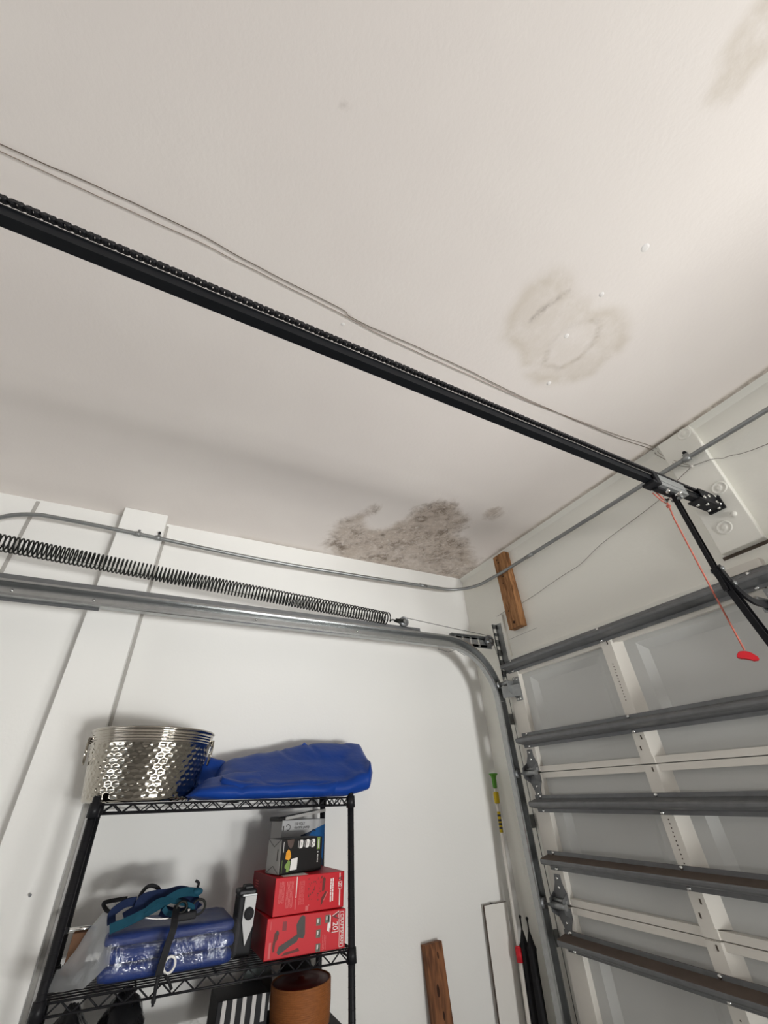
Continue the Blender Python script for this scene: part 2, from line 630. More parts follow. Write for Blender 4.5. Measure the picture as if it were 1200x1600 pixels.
# front wall: jamb, header, pier between the two bays
wf = B()
wf.box((-0.0, 0.0, 0), (DL + 0.035, 0.15, H))
wf.box((DL + 0.035, 0.0, 2.08), (DR - 0.035, 0.15, H))
wf.box((DR - 0.035, 0.0, 0), (OX0, 0.15, H))
wf.box((OX0, 0.0, OZ), (OX1, 0.15, H))
wf.box((OX1, 0.0, 0), (XR, 0.15, H))
wfo = struct(obj('wall_front', wf, 'front_wall'))
wr = B()
wr.box((XR, YB, 0), (XR + 0.12, -0.93, H))
wr.box((XR, -0.93, 1.25), (XR + 0.12, -0.17, H))  # unseen head, set low to keep the side light off the ceiling
wr.box((XR, -0.17, 0), (XR + 0.12, 0.15, H))
struct(obj('wall_right', wr, 'back_wall'))
wk = B()
wk.box((-0.15, YB - 0.15, 0), (0.9, YB, H))
wk.box((0.9, YB - 0.15, 2.1), (4.6, YB, H))  # opening below added to let the back fill lamp in
wk.box((4.6, YB - 0.15, 0), (XR + 0.15, YB, H))
struct(obj('wall_back', wk, 'wall'))

# boards and plates fixed to the front wall
pad = B()
pad.box((1.690, -0.038, 2.272), (1.845, 0.001, H - 0.012), bevel=0.003)
obj('header_board', pad, 'front_wall', wfo)
obj('board_joint', B().box((1.675, -0.0015, 2.256), (2.62, 0.002, 2.270)), 'crack', wfo)
pw = B()
for (x, z) in ((1.811, 2.859), (1.811, 2.536), (1.750, 2.370)):
    pw.lathe([(0.030, -0.0375), (0.030, -0.040), (0.024, -0.0415), (0.022, -0.0395), (0.013, -0.0395), (0.012, -0.0415), (0.006, -0.042), (0.0005, -0.042)], (x, 0, z), 24, None, 'Y')
pw.lathe([(0.012, -0.0375), (0.011, -0.043), (0.006, -0.047), (0.0005, -0.048)], (1.804, 0, 2.404), 16, None, 'Y')
split('painted_bolt', pw, 'front_wall', wfo)
obj('nailer_board', B().box((0.236, -0.019, 2.0), (0.366, 0.001, 2.478), bevel=0.002), 'front_wall', wfo)
tr = B()
tr.box((0.372, -0.022, 2.085), (DR, 0.001, 2.195), bevel=0.002)
obj('header_trim', tr, 'front_wall', wfo)
obj('plaster_crack', B().box((0.372, -0.0008, 2.3055), (0.62, 0.001, 2.3075)), 'joint_shade', wfo)
obj('ceiling_bead', B().prism([(0.0, H - 0.028), (-0.018, H + 0.0005), (0.0, H + 0.0005)], 'X', 0.0, 3.6), 'front_wall', wfo)


# ceiling with the stain attribute
def in_poly(x, y, P):
    c = False
    j = len(P) - 1
    for i in range(len(P)):
        xi, yi = P[i]
        xj, yj = P[j]
        if (yi > y) != (yj > y) and x < (xj - xi) * (y - yi) / (yj - yi) + xi:
            c = not c
        j = i
    return c


def seg_d(x, y, a, b):
    ax, ay = a
    bx, by = b
    dx, dy = bx - ax, by - ay
    L = dx * dx + dy * dy
    t = max(0, min(1, ((x - ax) * dx + (y - ay) * dy) / L)) if L else 0
    return math.hypot(x - ax - t * dx, y - ay - t * dy)


def poly_soft(x, y, P, w):
    d = min(seg_d(x, y, P[i - 1], P[i]) for i in range(len(P)))
    if not in_poly(x, y, P):
        d = -d
    t = max(0, min(1, (d + w) / (2 * w)))
    return t * t * (3 - 2 * t), d


MOULD = [(0.111, -1.224), (0.341, -1.234), (0.449, -1.202), (0.556, -1.161), (0.64, -1.114), (0.617, -1.069), (0.483, -1.063), (0.417, -0.991), (0.494, -0.922), (0.631, -0.876), (0.721, -0.875), (0.811, -0.812), (0.871, -0.704), (0.831, -0.562), (0.703, -0.48), (0.556, -0.464), (0.55, -0.348), (0.428, -0.221), (0.354, -0.093), (0.203, 0.03), (-0.05, 0.03), (-0.05, -0.188), (-0.05, -0.48), (-0.05, -0.804), (-0.02, -1.075)]
WATER = [(1.825, -1.155), (1.911, -1.197), (2.001, -1.209), (2.063, -1.172), (2.069, -1.105), (2.047, -1.056), (2.043, -0.932), (2.083, -0.865), (2.078, -0.796), (2.011, -0.705), (1.921, -0.667), (1.822, -0.697), (1.722, -0.775), (1.7, -0.882), (1.748, -0.999), (1.807, -1.071)]
RING = [(1.791, -0.921), (1.873, -0.964), (1.945, -0.95), (2.002, -0.899), (2.007, -0.86), (1.955, -0.822), (1.869, -0.81), (1.794, -0.852)]
CORNER = [(2.504, -1.126), (2.569, -1.164), (2.631, -1.168), (2.682, -1.184), (2.72, -1.109), (2.666, -1.06), (2.596, -1.064), (2.536, -1.073)]
MARK = [(1.907, -1.097), (1.945, -1.095), (1.975, -1.085), (2.035, -1.061)]


def stain_at(x, y):
    r = g = bl = 0.0
    n = noise.noise(Vector((x * 7, y * 7, 0.3)))
    n2 = noise.noise(Vector((x * 20, y * 20, 1.7)))
    wx, wy = x + 0.03 * n + 0.012 * n2, y + 0.03 * noise.noise(Vector((x * 7, y * 7, 5.1))) + 0.012 * n2
    if -0.1 < x < 1.1 and y > -1.45:
        r, d = poly_soft(wx, wy, MOULD, 0.085)
        # thinner towards the corner and along the left wall
        r *= 0.92 - 0.12 * min(1, math.hypot(x - 0.60, y + 0.66) / 0.45)
        if x + abs(y) < 0.55:
            r *= 0.85
        sp = math.hypot((x - 0.853) / 1.0, (y + 0.387) / 1.0)
        r = max(r, 0.72 * max(0, 1 - (sp / 0.10) ** 2))
        rr = math.hypot(x - 0.634, y + 0.777)
        bl = max(bl, 1.3 * max(0, 1 - abs(rr - 0.028) / 0.016), 0.9 * max(0, 1 - rr / 0.012))
        bl = max(bl, 1.6 * max(0, 1 - math.hypot(x - 0.374, y + 0.909) / 0.024), 1.4 * max(0, 1 - math.hypot(x - 0.305, y + 0.926) / 0.018))
    if 1.6 < x < 2.2 and -1.35 < y < -0.55:
        g, d = poly_soft(wx, wy, WATER, 0.035)
        rim = max(0, 1 - abs(d - 0.02) / 0.03)
        inside, d2 = poly_soft(x + 0.008 * n2, y + 0.008 * n, RING, 0.012)
        g = g * (0.5 + 0.35 * rim)
        if 1.83 < x and y > -1.02 and y < -0.98:
            g *= 0.8
        if inside > 0.5:
            g *= 0.62
        edge = max(0, 1 - abs(d2) / 0.016)
        lower = 1.0 if y > -0.90 or x < 1.84 else 0.45
        g = max(g, edge * 0.95 * lower)
        bl = max(bl, edge * 0.22 * lower)
        dm = min(seg_d(x, y, MARK[i], MARK[i + 1]) for i in range(3))
        fade = 1.0 if x < 1.97 else 0.55
        bl = max(bl, 0.75 * fade * max(0, 1 - dm / 0.013))
    if 2.4 < x < 2.85 and -1.3 < y < -0.95:
        g2, d = poly_soft(wx, wy, CORNER, 0.02)
        g = max(g, 0.7 * g2)
    # dirty joint lines along the two walls
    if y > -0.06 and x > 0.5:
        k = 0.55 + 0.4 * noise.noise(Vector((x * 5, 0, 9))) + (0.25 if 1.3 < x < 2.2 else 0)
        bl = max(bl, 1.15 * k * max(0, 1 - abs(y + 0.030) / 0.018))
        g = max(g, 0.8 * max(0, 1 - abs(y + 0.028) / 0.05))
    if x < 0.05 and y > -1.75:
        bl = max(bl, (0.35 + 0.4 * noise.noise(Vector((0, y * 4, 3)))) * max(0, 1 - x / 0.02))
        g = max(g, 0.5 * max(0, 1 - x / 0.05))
    d = math.hypot(x - 2.117, y + 1.908)
    bl = max(bl, 0.7 * max(0, 1 - d / 0.010))
    return r, g, bl


def build_ceiling():
    bm = bmesh.new()
    lay = bm.verts.layers.float_color.new('stain')
    step = 0.0125
    x0, x1, y0, y1 = -0.012, 3.0, -3.2, 0.0125
    nx, ny = int(round((x1 - x0) / step)), int(round((y1 - y0) / step))
    grid = []
    for i in range(nx + 1):
        row = []
        for j in range(ny + 1):
            x, y = x0 + i * step, y0 + j * step
            v = bm.verts.new((x, y, H))
            if y > -1.5 or (2.0 < x < 2.2 and y > -2.0):
                r, g, b_ = stain_at(x, y)
            else:
                r, g, b_ = 0, 0, 0
                if x < 0.05 and y > -1.75:
                    r, g, b_ = stain_at(x, y)
            v[lay] = (r, g, b_, 1)
            row.append(v)
        grid.append(row)
    for i in range(nx):
        for j in range(ny):
            bm.faces.new((grid[i][j], grid[i][j + 1], grid[i + 1][j + 1], grid[i + 1][j]))

    def quad(a, b_, c, d):
        vs = [bm.verts.new((a, b_, H)), bm.verts.new((a, d, H)), bm.verts.new((c, d, H)), bm.verts.new((c, b_, H))]
        bm.faces.new(vs)
    quad(x0 + nx * step, YB - 0.02, XR + 0.02, 0.15)
    quad(-0.012, YB - 0.02, x0 + nx * step, y0)
    # a slab above so that the ceiling has thickness
    r = bmesh.ops.create_cube(bm, size=1, matrix=Matrix.Translation(((XR) / 2, YB / 2, H + 0.08)) @ Matrix.Diagonal((XR + 0.4, -YB + 0.5, 0.14, 1)))
    done = {v for row in grid for v in row}
    for v in bm.verts:
        if v not in done:
            v[lay] = (0, 0, 0, 1)
    me = bpy.data.meshes.new('ceiling')
    bm.to_mesh(me)
    bm.free()
    me.materials.append(M['ceiling'])
    o = bpy.data.objects.new('ceiling', me)
    COL.objects.link(o)
    ORG[o.name] = Vector((0, 0, 0))
    return struct(o)


ceil = build_ceiling()
db = B()
for (x, y, r) in ((1.916, -0.934, 0.014), (2.081, -0.947, 0.013), (2.242, -0.947, 0.019), (1.73, -0.83, 0.014), (1.60, -1.70, 0.010)):
    r *= 0.72
    db.lathe([(r, H + 0.0005), (r * 0.85, H - 0.0006), (r * 0.5, H - 0.0012), (0.0008, H - 0.0014)], (x, y, 0), 16)
split('popped_screw', db, 'plaster', ceil)

# ================================================================== GARAGE DOOR (closed bay)
door = bpy.data.objects.new('door_1', None)
COL.objects.link(door)
door.location = ((DL + DR) / 2, -0.03, 0.0)
ORG[door.name] = Vector(door.location)
struct(door)

JZ = [2.103, 1.568, 1.037, 0.505, 0.0]
FACE = -0.050
SKIN = -0.018
BAYS = [(0.425, 1.030), (1.128, 1.728), (1.826, 2.402), (2.500, 3.105)]
for s in range(4):
    zt, zb = JZ[s], JZ[s + 1]
    b = B()
    # skin with one sunken field per bay
    zo0, zo1 = zb + 0.140, zt - (0.050 if s == 0 else 0.120)
    xs_prev = DL
    for (x0, x1) in BAYS:
        a0, a1 = x0 + 0.058, x1 - 0.050
        b.face([(xs_prev, SKIN, zb), (a0, SKIN, zb), (a0, SKIN, zt), (xs_prev, SKIN, zt)])
        b.face([(a0, SKIN, zb), (a1, SKIN, zb), (a1, SKIN, zo0), (a0, SKIN, zo0)])
        b.face([(a0, SKIN, zo1), (a1, SKIN, zo1), (a1, SKIN, zt), (a0, SKIN, zt)])
        w, dp = 0.038, SKIN + 0.020
        O = [(a0, zo0), (a1, zo0), (a1, zo1), (a0, zo1)]
        I = [(a0 + w, zo0 + w), (a1 - w, zo0 + w), (a1 - w, zo1 - w), (a0 + w, zo1 - w)]
        for i in range(4):
            j = (i + 1) % 4
            b.face([(O[i][0], SKIN, O[i][1]), (O[j][0], SKIN, O[j][1]), (I[j][0], dp, I[j][1]), (I[i][0], dp, I[i][1])])
        b.face([(p[0], dp, p[1]) for p in I])
        xs_prev = a1
    b.face([(xs_prev, SKIN, zb), (DR, SKIN, zb), (DR, SKIN, zt), (xs_prev, SKIN, zt)])
    b.box((DL, 0.006, zb + 0.001), (DR, 0.014, zt - 0.001))
    b.box((DL, SKIN, zb), (DL + 0.002, 0.006, zt))
    b.box((DR - 0.002, SKIN, zb), (DR, 0.006, zt))
    sec = obj('door_section', b, 'skin', door)
    # rails along the top and bottom edge, end stiles, centre stiles
    g = 0.0015
    obj('rail', B().box((DL + 0.1, FACE + 0.004, zt - 0.027), (DR - 0.1, SKIN, zt - g), bevel=0.001), 'stile', sec)
    obj('rail', B().box((DL + 0.1, FACE + 0.004, zb + g), (DR - 0.1, SKIN, zb + 0.027), bevel=0.001), 'stile', sec)
    for (x0, x1) in ((DL, 0.425), (3.105, DR)):
        e = B()
        e.box((x0, FACE, zb + 0.004), (x1, SKIN, zt - 0.004), bevel=0.0015)
        obj('end_stile', e, 'stile', sec)
    for x0 in (1.030, 1.728, 2.402):
        e = B()
        e.prism([(x0, SKIN), (x0, FACE - 0.002), (x0 + 0.056, FACE - 0.002), (x0 + 0.098, SKIN)], 'Z', zb + (0.03 if s != 0 else 0.02), zt - 0.004)
        e.box((x0 + 0.002, FACE - 0.0025, zb + 0.002), (x0 + 0.060, SKIN, zb + 0.03))
        obj('centre_stile', e, 'stile', sec)
    hb = B()
    for x0 in (1.030, 1.728, 2.402):
        for k in range(13):
            z = (zt - 0.12 if s == 0 else zt - 0.19) - k * 0.0135
            hb.cyl((x0 + 0.028, FACE - 0.0015, z), (x0 + 0.028, FACE - 0.0027, z), 0.0028, 6)
        for (dx, z) in ((0.038, zt - 0.02), (0.038, zb + 0.10), (0.018, zb + 0.06)):
            hb.box((x0 + dx - 0.003, FACE - 0.0031, z - 0.008), (x0 + dx + 0.003, FACE - 0.0015, z + 0.008))
    obj('punched_hole', hb, 'crack', sec)['kind'] = 'stuff'

# reinforcing struts across the door
HAT = [(-0.0535, 0.037), (-0.057, 0.037), (-0.0575, 0.022), (-0.108, 0.012), (-0.114, 0.009), (-0.116, 0.004), (-0.116, -0.004), (-0.114, -0.009), (-0.108, -0.012),
       (-0.0575, -0.022), (-0.057, -0.037), (-0.0535, -0.037)]
for (z, dark) in ((2.128, False), (1.724, False), (1.430, False), (1.200, False), (0.915, False), (0.62, False)):
    b = B()
    b.prism([(y, z + q) for (y, q) in HAT], 'X', DL + 0.03, DR - 0.03, 'galv_dark')
    kd = b.mi('dust')
    bmesh.ops.recalc_face_normals(b.bm, faces=b.bm.faces)
    for f in b.bm.faces:
        if f.normal.z > 0.5 and z < 1.3:
            f.material_index = kd
    st = obj('strut', b, None, door)
    bb = B()
    for x0 in (0.395, 1.045, 1.742, 2.416, 3.13):
        for q in (0.030, -0.030):
            bb.lathe([(0.0075, -0.0575), (0.0075, -0.0615), (0.004, -0.0635), (0.0005, -0.064)], (x0, 0, z + q), 8, None, 'Y')
    split('bolt', bb, 'chrome', st)


def roller_hinge(z):
    """edge hinge with its roller, on the left end stile"""
    b = B()
    f = FACE
    # two tapering leaves
    for sg in (1, -1):
        b.prism([(0.338, z + sg * 0.010), (0.422, z + sg * 0.010), (0.420, z + sg * 0.042), (0.402, z + sg * 0.080), (0.400, z + sg * 0.110), (0.366, z + sg * 0.110), (0.360, z + sg * 0.080), (0.340, z + sg * 0.042)], 'Y', f - 0.005, f - 0.0005)
        for xx in (0.338, 0.418):
            b.prism([(f - 0.002, z + sg * 0.008), (f - 0.042, z + sg * 0.008), (f - 0.042, z + sg * 0.024), (f - 0.002, z + sg * 0.046)], 'X', xx, xx + 0.004)
    h = obj('roller_hinge', b, 'galv_dark', door)
    k = B()
    k.tube([(0.334, f - 0.032, z), (0.428, f - 0.032, z)], 0.0125, 12)
    k.tube([(0.334, f - 0.016, z + 0.016), (0.428, f - 0.016, z + 0.016)], 0.008, 10)
    split('knuckle', k, 'galv', h)
    r = B()
    r.tube([(0.300, f - 0.040, z), (0.352, f - 0.034, z)], 0.0055, 8)
    r.lathe([(0.001, 0.272), (0.020, 0.272), (0.022, 0.277), (0.019, 0.284), (0.022, 0.291), (0.020, 0.296), (0.001, 0.296)], (0, f - 0.040, z), 20, None, 'X')
    obj('roller', r, 'galv_dark', h)
    bt = B()
    for q in (0.096, 0.062, -0.062, -0.096):
        bt.lathe([(0.007, f - 0.004), (0.007, f - 0.008), (0.003, f - 0.010), (0.0005, f - 0.010)], (0.382, 0, z + q), 8, None, 'Y')
    split('bolt', bt, 'chrome', h)


for z in JZ[1:4]:
    roller_hinge(z)

# top corner roller bracket
b = B()
b.box((0.372, FACE - 0.004, 1.93), (0.424, FACE - 0.0005, 2.062), bevel=0.001)
b.prism([(FACE - 0.002, 1.945), (FACE - 0.055, 1.99), (FACE - 0.058, 2.045), (FACE - 0.002, 2.045)], 'X', 0.372, 0.376)
b.prism([(0.318, FACE - 0.056), (0.424, FACE - 0.006), (0.424, FACE - 0.002), (0.318, FACE - 0.050)], 'Z', 1.955, 2.02)
tb = obj('top_bracket', b, 'galv', door)
r = B()
r.tube([(0.30, FACE - 0.045, 2.037), (0.385, FACE - 0.045, 2.037)], 0.007, 10)
r.tube([(0.318, FACE - 0.045, 2.037), (0.372, FACE - 0.045, 2.037)], 0.012, 12)
r.lathe([(0.001, 0.272), (0.020, 0.272), (0.022, 0.277), (0.019, 0.284), (0.022, 0.291), (0.020, 0.296), (0.001, 0.296)], (0, FACE - 0.045, 2.037), 20, None, 'X')
obj('roller', r, 'galv', tb)
bt = B()
for (x, z) in ((0.388, 1.94), (0.408, 1.94), (0.41, 2.05), (0.388, 2.055)):
    bt.lathe([(0.008, FACE - 0.004), (0.008, FACE - 0.009), (0.003, FACE - 0.011), (0.0005, FACE - 0.011)], (x, 0, z), 8, None, 'Y')
split('bolt', bt, 'chrome', tb)
obj('weather_seal_and_shade', B().box((0.306, -0.030, 0.0), (0.3235, -0.002, 1.93), bevel=0.002), 'black_rubber', door)  # black strip for the seal and the shadow in the gap beside it
# operator bracket on the door top where the arm lands
ob = B()
ob.box((1.757, FACE - 0.014, 1.86), (1.790, FACE - 0.0025, 2.085), bevel=0.001)
ob.box((1.754, FACE - 0.105, 1.985), (1.759, FACE - 0.010, 2.045), bevel=0.001)
ob.box((1.788, FACE - 0.105, 1.985), (1.793, FACE - 0.010, 2.045), bevel=0.001)
obj('operator_bracket', ob, 'galv', door)
ob = B()
ob.box((1.655, -0.062, 2.166), (1.80, -0.014, 2.20), bevel=0.002)
obj('top_plate', ob, 'stile', door)

# ================================================================== TRACK
TX0, TX1 = 0.258, 0.298
zc, yc, RC = 1.945, -0.432, 0.336
track = thing('door_track', 'curved galvanised steel door track turning from the door edge back along the left wall', 'track', (0.278, -0.43, 2.28))


def track_frames(pts, k0=1.0, k1=1.0):
    """frames with U = away from the bend centre, V = +X"""
    fr = []
    L = len(pts)
    for i, p in enumerate(pts):
        t = (Vector(pts[min(i + 1, L - 1)]) - Vector(pts[max(i - 1, 0)])).normalized()
        U = Vector((1, 0, 0)).cross(t)
        k = k0 + (k1 - k0) * i / max(1, L - 1)
        fr.append((p, -U * k, Vector((1, 0, 0))))
    return fr


# C profile, open towards the door (+X); U points outwards
hw = 0.034
CP = [(-hw, TX1), (-hw - 0.002, TX1 - 0.004), (-hw - 0.002, TX0), (hw + 0.002, TX0), (hw + 0.002, TX1 - 0.004), (hw, TX1), (hw - 0.010, TX1 + 0.001), (hw - 0.010, TX1 - 0.002),
      (hw - 0.002, TX1 - 0.004), (hw - 0.002, TX0 + 0.003), (-hw + 0.002, TX0 + 0.003), (-hw + 0.002, TX1 - 0.004), (-hw + 0.010, TX1 - 0.002), (-hw + 0.010, TX1 + 0.001)]
ZH = zc + RC
zfar = 2.305


def hz(y):
    return ZH + 0.022 * min(1, 1) * 0 + (ZH - 2.306) / (2.3) * (y - yc) * 1.0


vert = [(0, yc + RC, z) for z in (0.02, 0.8, 1.5, zc)]
arc = [(0, yc + RC * math.cos(a), zc + RC * math.sin(a)) for a in [math.pi / 2 * k / 22 for k in range(1, 22)]]
hor = [(0, y, hz(y)) for y in (yc, -1.0, -1.8, -2.6, -3.4)]
b = B()
b.sweep(CP, track_frames(vert, 0.72, 0.72))
obj('vertical_track', b, 'track_steel', track)
b = B()
b.sweep(CP, track_frames(vert[-1:] + arc + hor[:1], 0.72, 1.0))
obj('curved_track', b, 'track_steel', track)
b = B()
b.sweep(CP, track_frames(hor))
obj('horizontal_track', b, 'track_steel', track)
# angle iron above the horizontal run
b = B()
AY = [-0.62, -3.4]
b.sweep([(0.0, TX0 - 0.003), (0.0, TX0 + 0.03), (0.003, TX0 + 0.03), (0.003, TX0), (0.034, TX0), (0.034, TX0 - 0.003)],
        [((0, y, hz(y) + hw + 0.002), (0, 0, 1), (1, 0, 0)) for y in AY])
obj('angle_iron', b, 'galv_dark', track)
b = B()
b.box((0.255, -3.372, 2.27), (0.258, -3.338, H - 0.001))
b.box((0.255, -3.341, 2.27), (0.287, -3.338, H - 0.001))
b.tube([(0.270, -3.338, 2.543), (0.270, -3.315, 2.541)], 0.006, 8)
obj('rear_hanger', b, 'galv', track)
b = B()
b.prism([(-2.30, hz(-2.3) - hw - 0.012), (-2.30, hz(-2.3) - hw - 0.002), (-3.4, hz(-3.4) - hw - 0.002), (-3.4, hz(-3.4) - hw - 0.012)], 'X', TX0, TX0 + 0.003)
obj('splice_plate', b, 'galv_dark', track)
b = B()
for y in (-1.05, -1.62, -2.33, -2.62, -0.62, -0.75):
    b.ball((TX0 + 0.004, y, hz(y)), 0.0065, None, 1, (0.6, 1, 1))
split('track_bolt', b, 'chrome', track)
# perforated flag bracket and the brace that carries the front pulley
b = B()
Z0, Z1 = 2.02, 2.425
b.box((0.300, -0.0225, Z0), (0.342, -0.0195, Z1))
for i in range(7):
    za = Z0 + 0.03 + i * 0.055
for (za, zb_) in ((Z0, 2.06), (2.085, 2.125), (2.15, 2.19), (2.215, 2.255), (2.28, 2.32), (2.345, 2.365), (2.395, Z1)):
    b.box((0.297, -0.060, za), (0.300, -0.0195, zb_))
b.box((0.297, -0.060, Z0), (0.300, -0.052, Z1))
b.box((0.297, -0.030, Z0), (0.300, -0.0195, Z1))
obj('flag_bracket', b, 'galv', track)
b = B()
for (ya, yb_) in ((-0.40, -0.36), (-0.345, -0.30), (-0.285, -0.235), (-0.22, -0.17), (-0.155, -0.10)):
    b.box((0.252, ya, 2.275), (0.255, yb_, 2.335))
b.box((0.252, -0.40, 2.325), (0.255, -0.06, 2.340))
b.box((0.252, -0.40, 2.270), (0.255, -0.06, 2.292))
b.box((0.252, -0.40, 2.337), (0.285, -0.06, 2.340))
obj('perforated_brace', b, 'galv', track)
b = B()
for z in (0.35, 0.9, 1.35, 1.85):
    b.box((0.255, -0.10, z - 0.03), (0.2575, -0.001, z + 0.03))
split('jamb_bracket', b, 'galv', track)

# ================================================================== SPRING AND PULLEYS
SP0, SP1 = Vector((0.270, -3.33, 2.5423)), Vector((0.270, -0.852, 2.384))
spring = thing('extension_spring', 'long black open-coil extension spring stretched above the horizontal door track', 'spring', (0.27, -1.9, 2.45))
ax = (SP1 - SP0).normalized()
u = Vector((1, 0, 0))
v = ax.cross(u).normalized()
Ls = (SP1 - SP0).length
turns = int(Ls / 0.0168)
N = turns * 14
b = B()
pts = []
for i in range(N + 1):
    t = i / N
    a = 2 * math.pi * turns * t
    pts.append(SP0 + ax * (Ls * t) + u * (0.035 * math.cos(a)) + v * (0.035 * math.sin(a)))
b.tube(pts, 0.0036, 5)
obj('coil', b, 'spring', spring)
b = B()
b.tube([SP0, SP0 + ax * Ls * 0.5 - Vector((0, 0, 0.022)), SP1 - Vector((0, 0, 0.01)), SP1 + ax * 0.08], 0.0013, 6)
obj('safety_cable', b, 'cable', spring)
b = B()
hook = [SP1 + u * 0.035, SP1 + ax * 0.006 + u * 0.02 + v * 0.02, SP1 + ax * 0.015 + v * 0.016, SP1 + ax * 0.03, SP1 + ax * 0.055, SP1 + ax * 0.065 - v * 0.01]
b.tube(catmull(hook, 5), 0.003, 6)
obj('end_hook', b, 'spring', spring)


def pulley(name, label, c, r, w, ax_='X', fork=None):
    t = thing(name, label, 'pulley', c, 'cable pulleys of the spring')
    b = B()
    b.lathe([(0.004, -w), (r * 0.55, -w), (r * 0.62, -w * 0.6), (r * 0.92, -w * 0.7), (r, -w), (r, -w * 0.7), (r * 0.86, 0), (r, w * 0.7), (r, w), (r * 0.92, w * 0.7), (r * 0.62, w * 0.6), (r * 0.55, w), (0.004, w)], c, 28, None, ax_)
    obj('sheave', b, 'galv_dark', t)
    b = B()
    b.cyl((c[0] - 0.02, c[1], c[2]), (c[0] + 0.016, c[1], c[2]), 0.006, 10)
    b.cyl((c[0] + 0.012, c[1], c[2]), (c[0] + 0.017, c[1], c[2]), 0.011, 6)
    obj('axle_bolt', b, 'galv', t)
    if fork:
        b = B()
        for dx in (-w - 0.004, w + 0.0015):
            p, q = Vector(c), Vector(fork)
            d = (q - p).normalized()
            n = Vector((1, 0, 0)).cross(d)
            b.prism([((p + n * 0.012)[1], (p + n * 0.012)[2]), ((q + n * 0.007)[1], (q + n * 0.007)[2]), ((q - n * 0.007)[1], (q - n * 0.007)[2]), ((p - n * 0.012)[1], (p - n * 0.012)[2])], 'X', c[0] + dx, c[0] + dx + 0.0025)
        obj('fork', b, 'spring', t)
    return t


pulley('pulley', 'dark cable pulley hooked to the right end of the long spring', (0.270, -0.742, 2.376), 0.031, 0.008, fork=SP1 + ax * 0.05)
fp = pulley('pulley', 'round steel pulley with holes bolted beside the door top corner', (0.268, -0.085, 2.318), 0.037, 0.008)
b = B()
for k in range(5):
    a = 2 * math.pi * k / 5 + 0.4
    b.cyl((0.2768, -0.085 + 0.022 * math.cos(a), 2.318 + 0.022 * math.sin(a)), (0.2778, -0.085 + 0.022 * math.cos(a), 2.318 + 0.022 * math.sin(a)), 0.006, 8)
split('sheave_hole', b, 'crack', fp)

b = B()
b.tube([(0.27, -0.742, 2.405), (0.268, -0.40, 2.378), (0.268, -0.085, 2.354)], 0.0018, 6)
b.tube([(0.27, -0.742, 2.347), (0.262, -0.56, 2.322)], 0.0016, 6)
b.tube([(0.268, -0.050, 2.31), (0.302, -0.046, 2.10), (0.303, -0.045, 0.15)], 0.0018, 6)
b.tube([(0.252, -0.50, 2.238), (0.25, -0.42, 2.225), (0.25, -0.36, 2.245), (0.25, -0.30, 2.215), (0.252, -0.27, 2.22)], 0.0016, 6)
tag(obj('lift_cable', b, 'cable', None, origin=(0.27, -0.4, 2.35)), 'thin steel lift cable running between the two spring pulleys and down the door edge', 'cable')

# ================================================================== OPENER
RX0, RX1, RZ0, RZ1 = 1.752, 1.777, 2.452, 2.484
RXC = (RX0 + RX1) / 2
op = thing('garage_door_opener', 'black chain-drive door opener rail crossing under the ceiling with arm and red cord', 'opener', (RXC, -0.05, 2.47))
b = B()
b.prism([(RX0, RZ0), (RX1, RZ0), (RX1, RZ0 + 0.009), (RX1 - 0.003, RZ0 + 0.011), (RX1 - 0.003, RZ1 - 0.004), (RX1, RZ1 - 0.003), (RX1, RZ1), (RX0, RZ1), (RX0, RZ1 - 0.003), (RX0 + 0.003, RZ1 - 0.004), (RX0 + 0.003, RZ0 + 0.011), (RX0, RZ0 + 0.009)], 'Y', -3.3, -0.12)
obj('rail', b, 'rail_black', op)
# chain: alternating inner and outer link plates on pins
b = B()
P = 0.0127
cy = -3.2
cx, cz_ = RX1 - 0.006, RZ1 + 0.0265
i = 0
while cy < -0.13:
    ww = 0.0034 if i % 2 == 0 else 0.0052
    for sg in (1, -1):
        r_ = 0.0050
        poly = []
        for k in range(5):
            a = math.pi / 2 + math.pi * k / 4
            poly.append((cy + r_ * math.cos(a), cz_ + r_ * math.sin(a)))
        poly.append((cy + P / 2, cz_ - r_ * 0.86))
        for k in range(5):
            a = -math.pi / 2 + math.pi * k / 4
            poly.append((cy + P + r_ * math.cos(a), cz_ + r_ * math.sin(a)))
        poly.append((cy + P / 2, cz_ + r_ * 0.86))
        x = cx + sg * ww
        b.prism(poly, 'X', x - 0.0007, x + 0.0007)
    b.cyl((cx - 0.0062, cy, cz_), (cx + 0.0062, cy, cz_), 0.0056, 8)
    cy += P
    i += 1
obj('chain', b, 'black_steel', op)
# carriage on the rail
b = B()
b.box((RX0 - 0.012, -0.470, RZ0 - 0.012), (RX1 + 0.006, -0.292, RZ0 - 0.001), bevel=0.002)
b.box((RX1 + 0.0008, -0.470, RZ0 - 0.012), (RX1 + 0.007, -0.292, RZ1 + 0.008), bevel=0.002)
b.box((RX0 - 0.012, -0.470, RZ0 - 0.012), (RX0 - 0.0008, -0.292, RZ1 + 0.004), bevel=0.002)
b.box((RX1 + 0.0065, -0.460, RZ0 + 0.004), (RX1 + 0.0095, -0.300, RZ0 + 0.010), bevel=0.001)
car = obj('carriage', b, 'alu', op)
b = B()
b.box((RX0 - 0.014, -0.520, RZ0 - 0.014), (RX1 + 0.008, -0.472, RZ0 - 0.001), bevel=0.002)
b.box((RX1 + 0.001, -0.500, RZ0 - 0.012), (RX1 + 0.010, -0.471, RZ1 + 0.010), bevel=0.002)
b.box((RX0 - 0.004, -0.480, RZ0 - 0.024), (RX1 - 0.006, -0.340, RZ0 - 0.0125), bevel=0.003)
obj('carriage_housing', b, 'black_matt', car)
b = B()
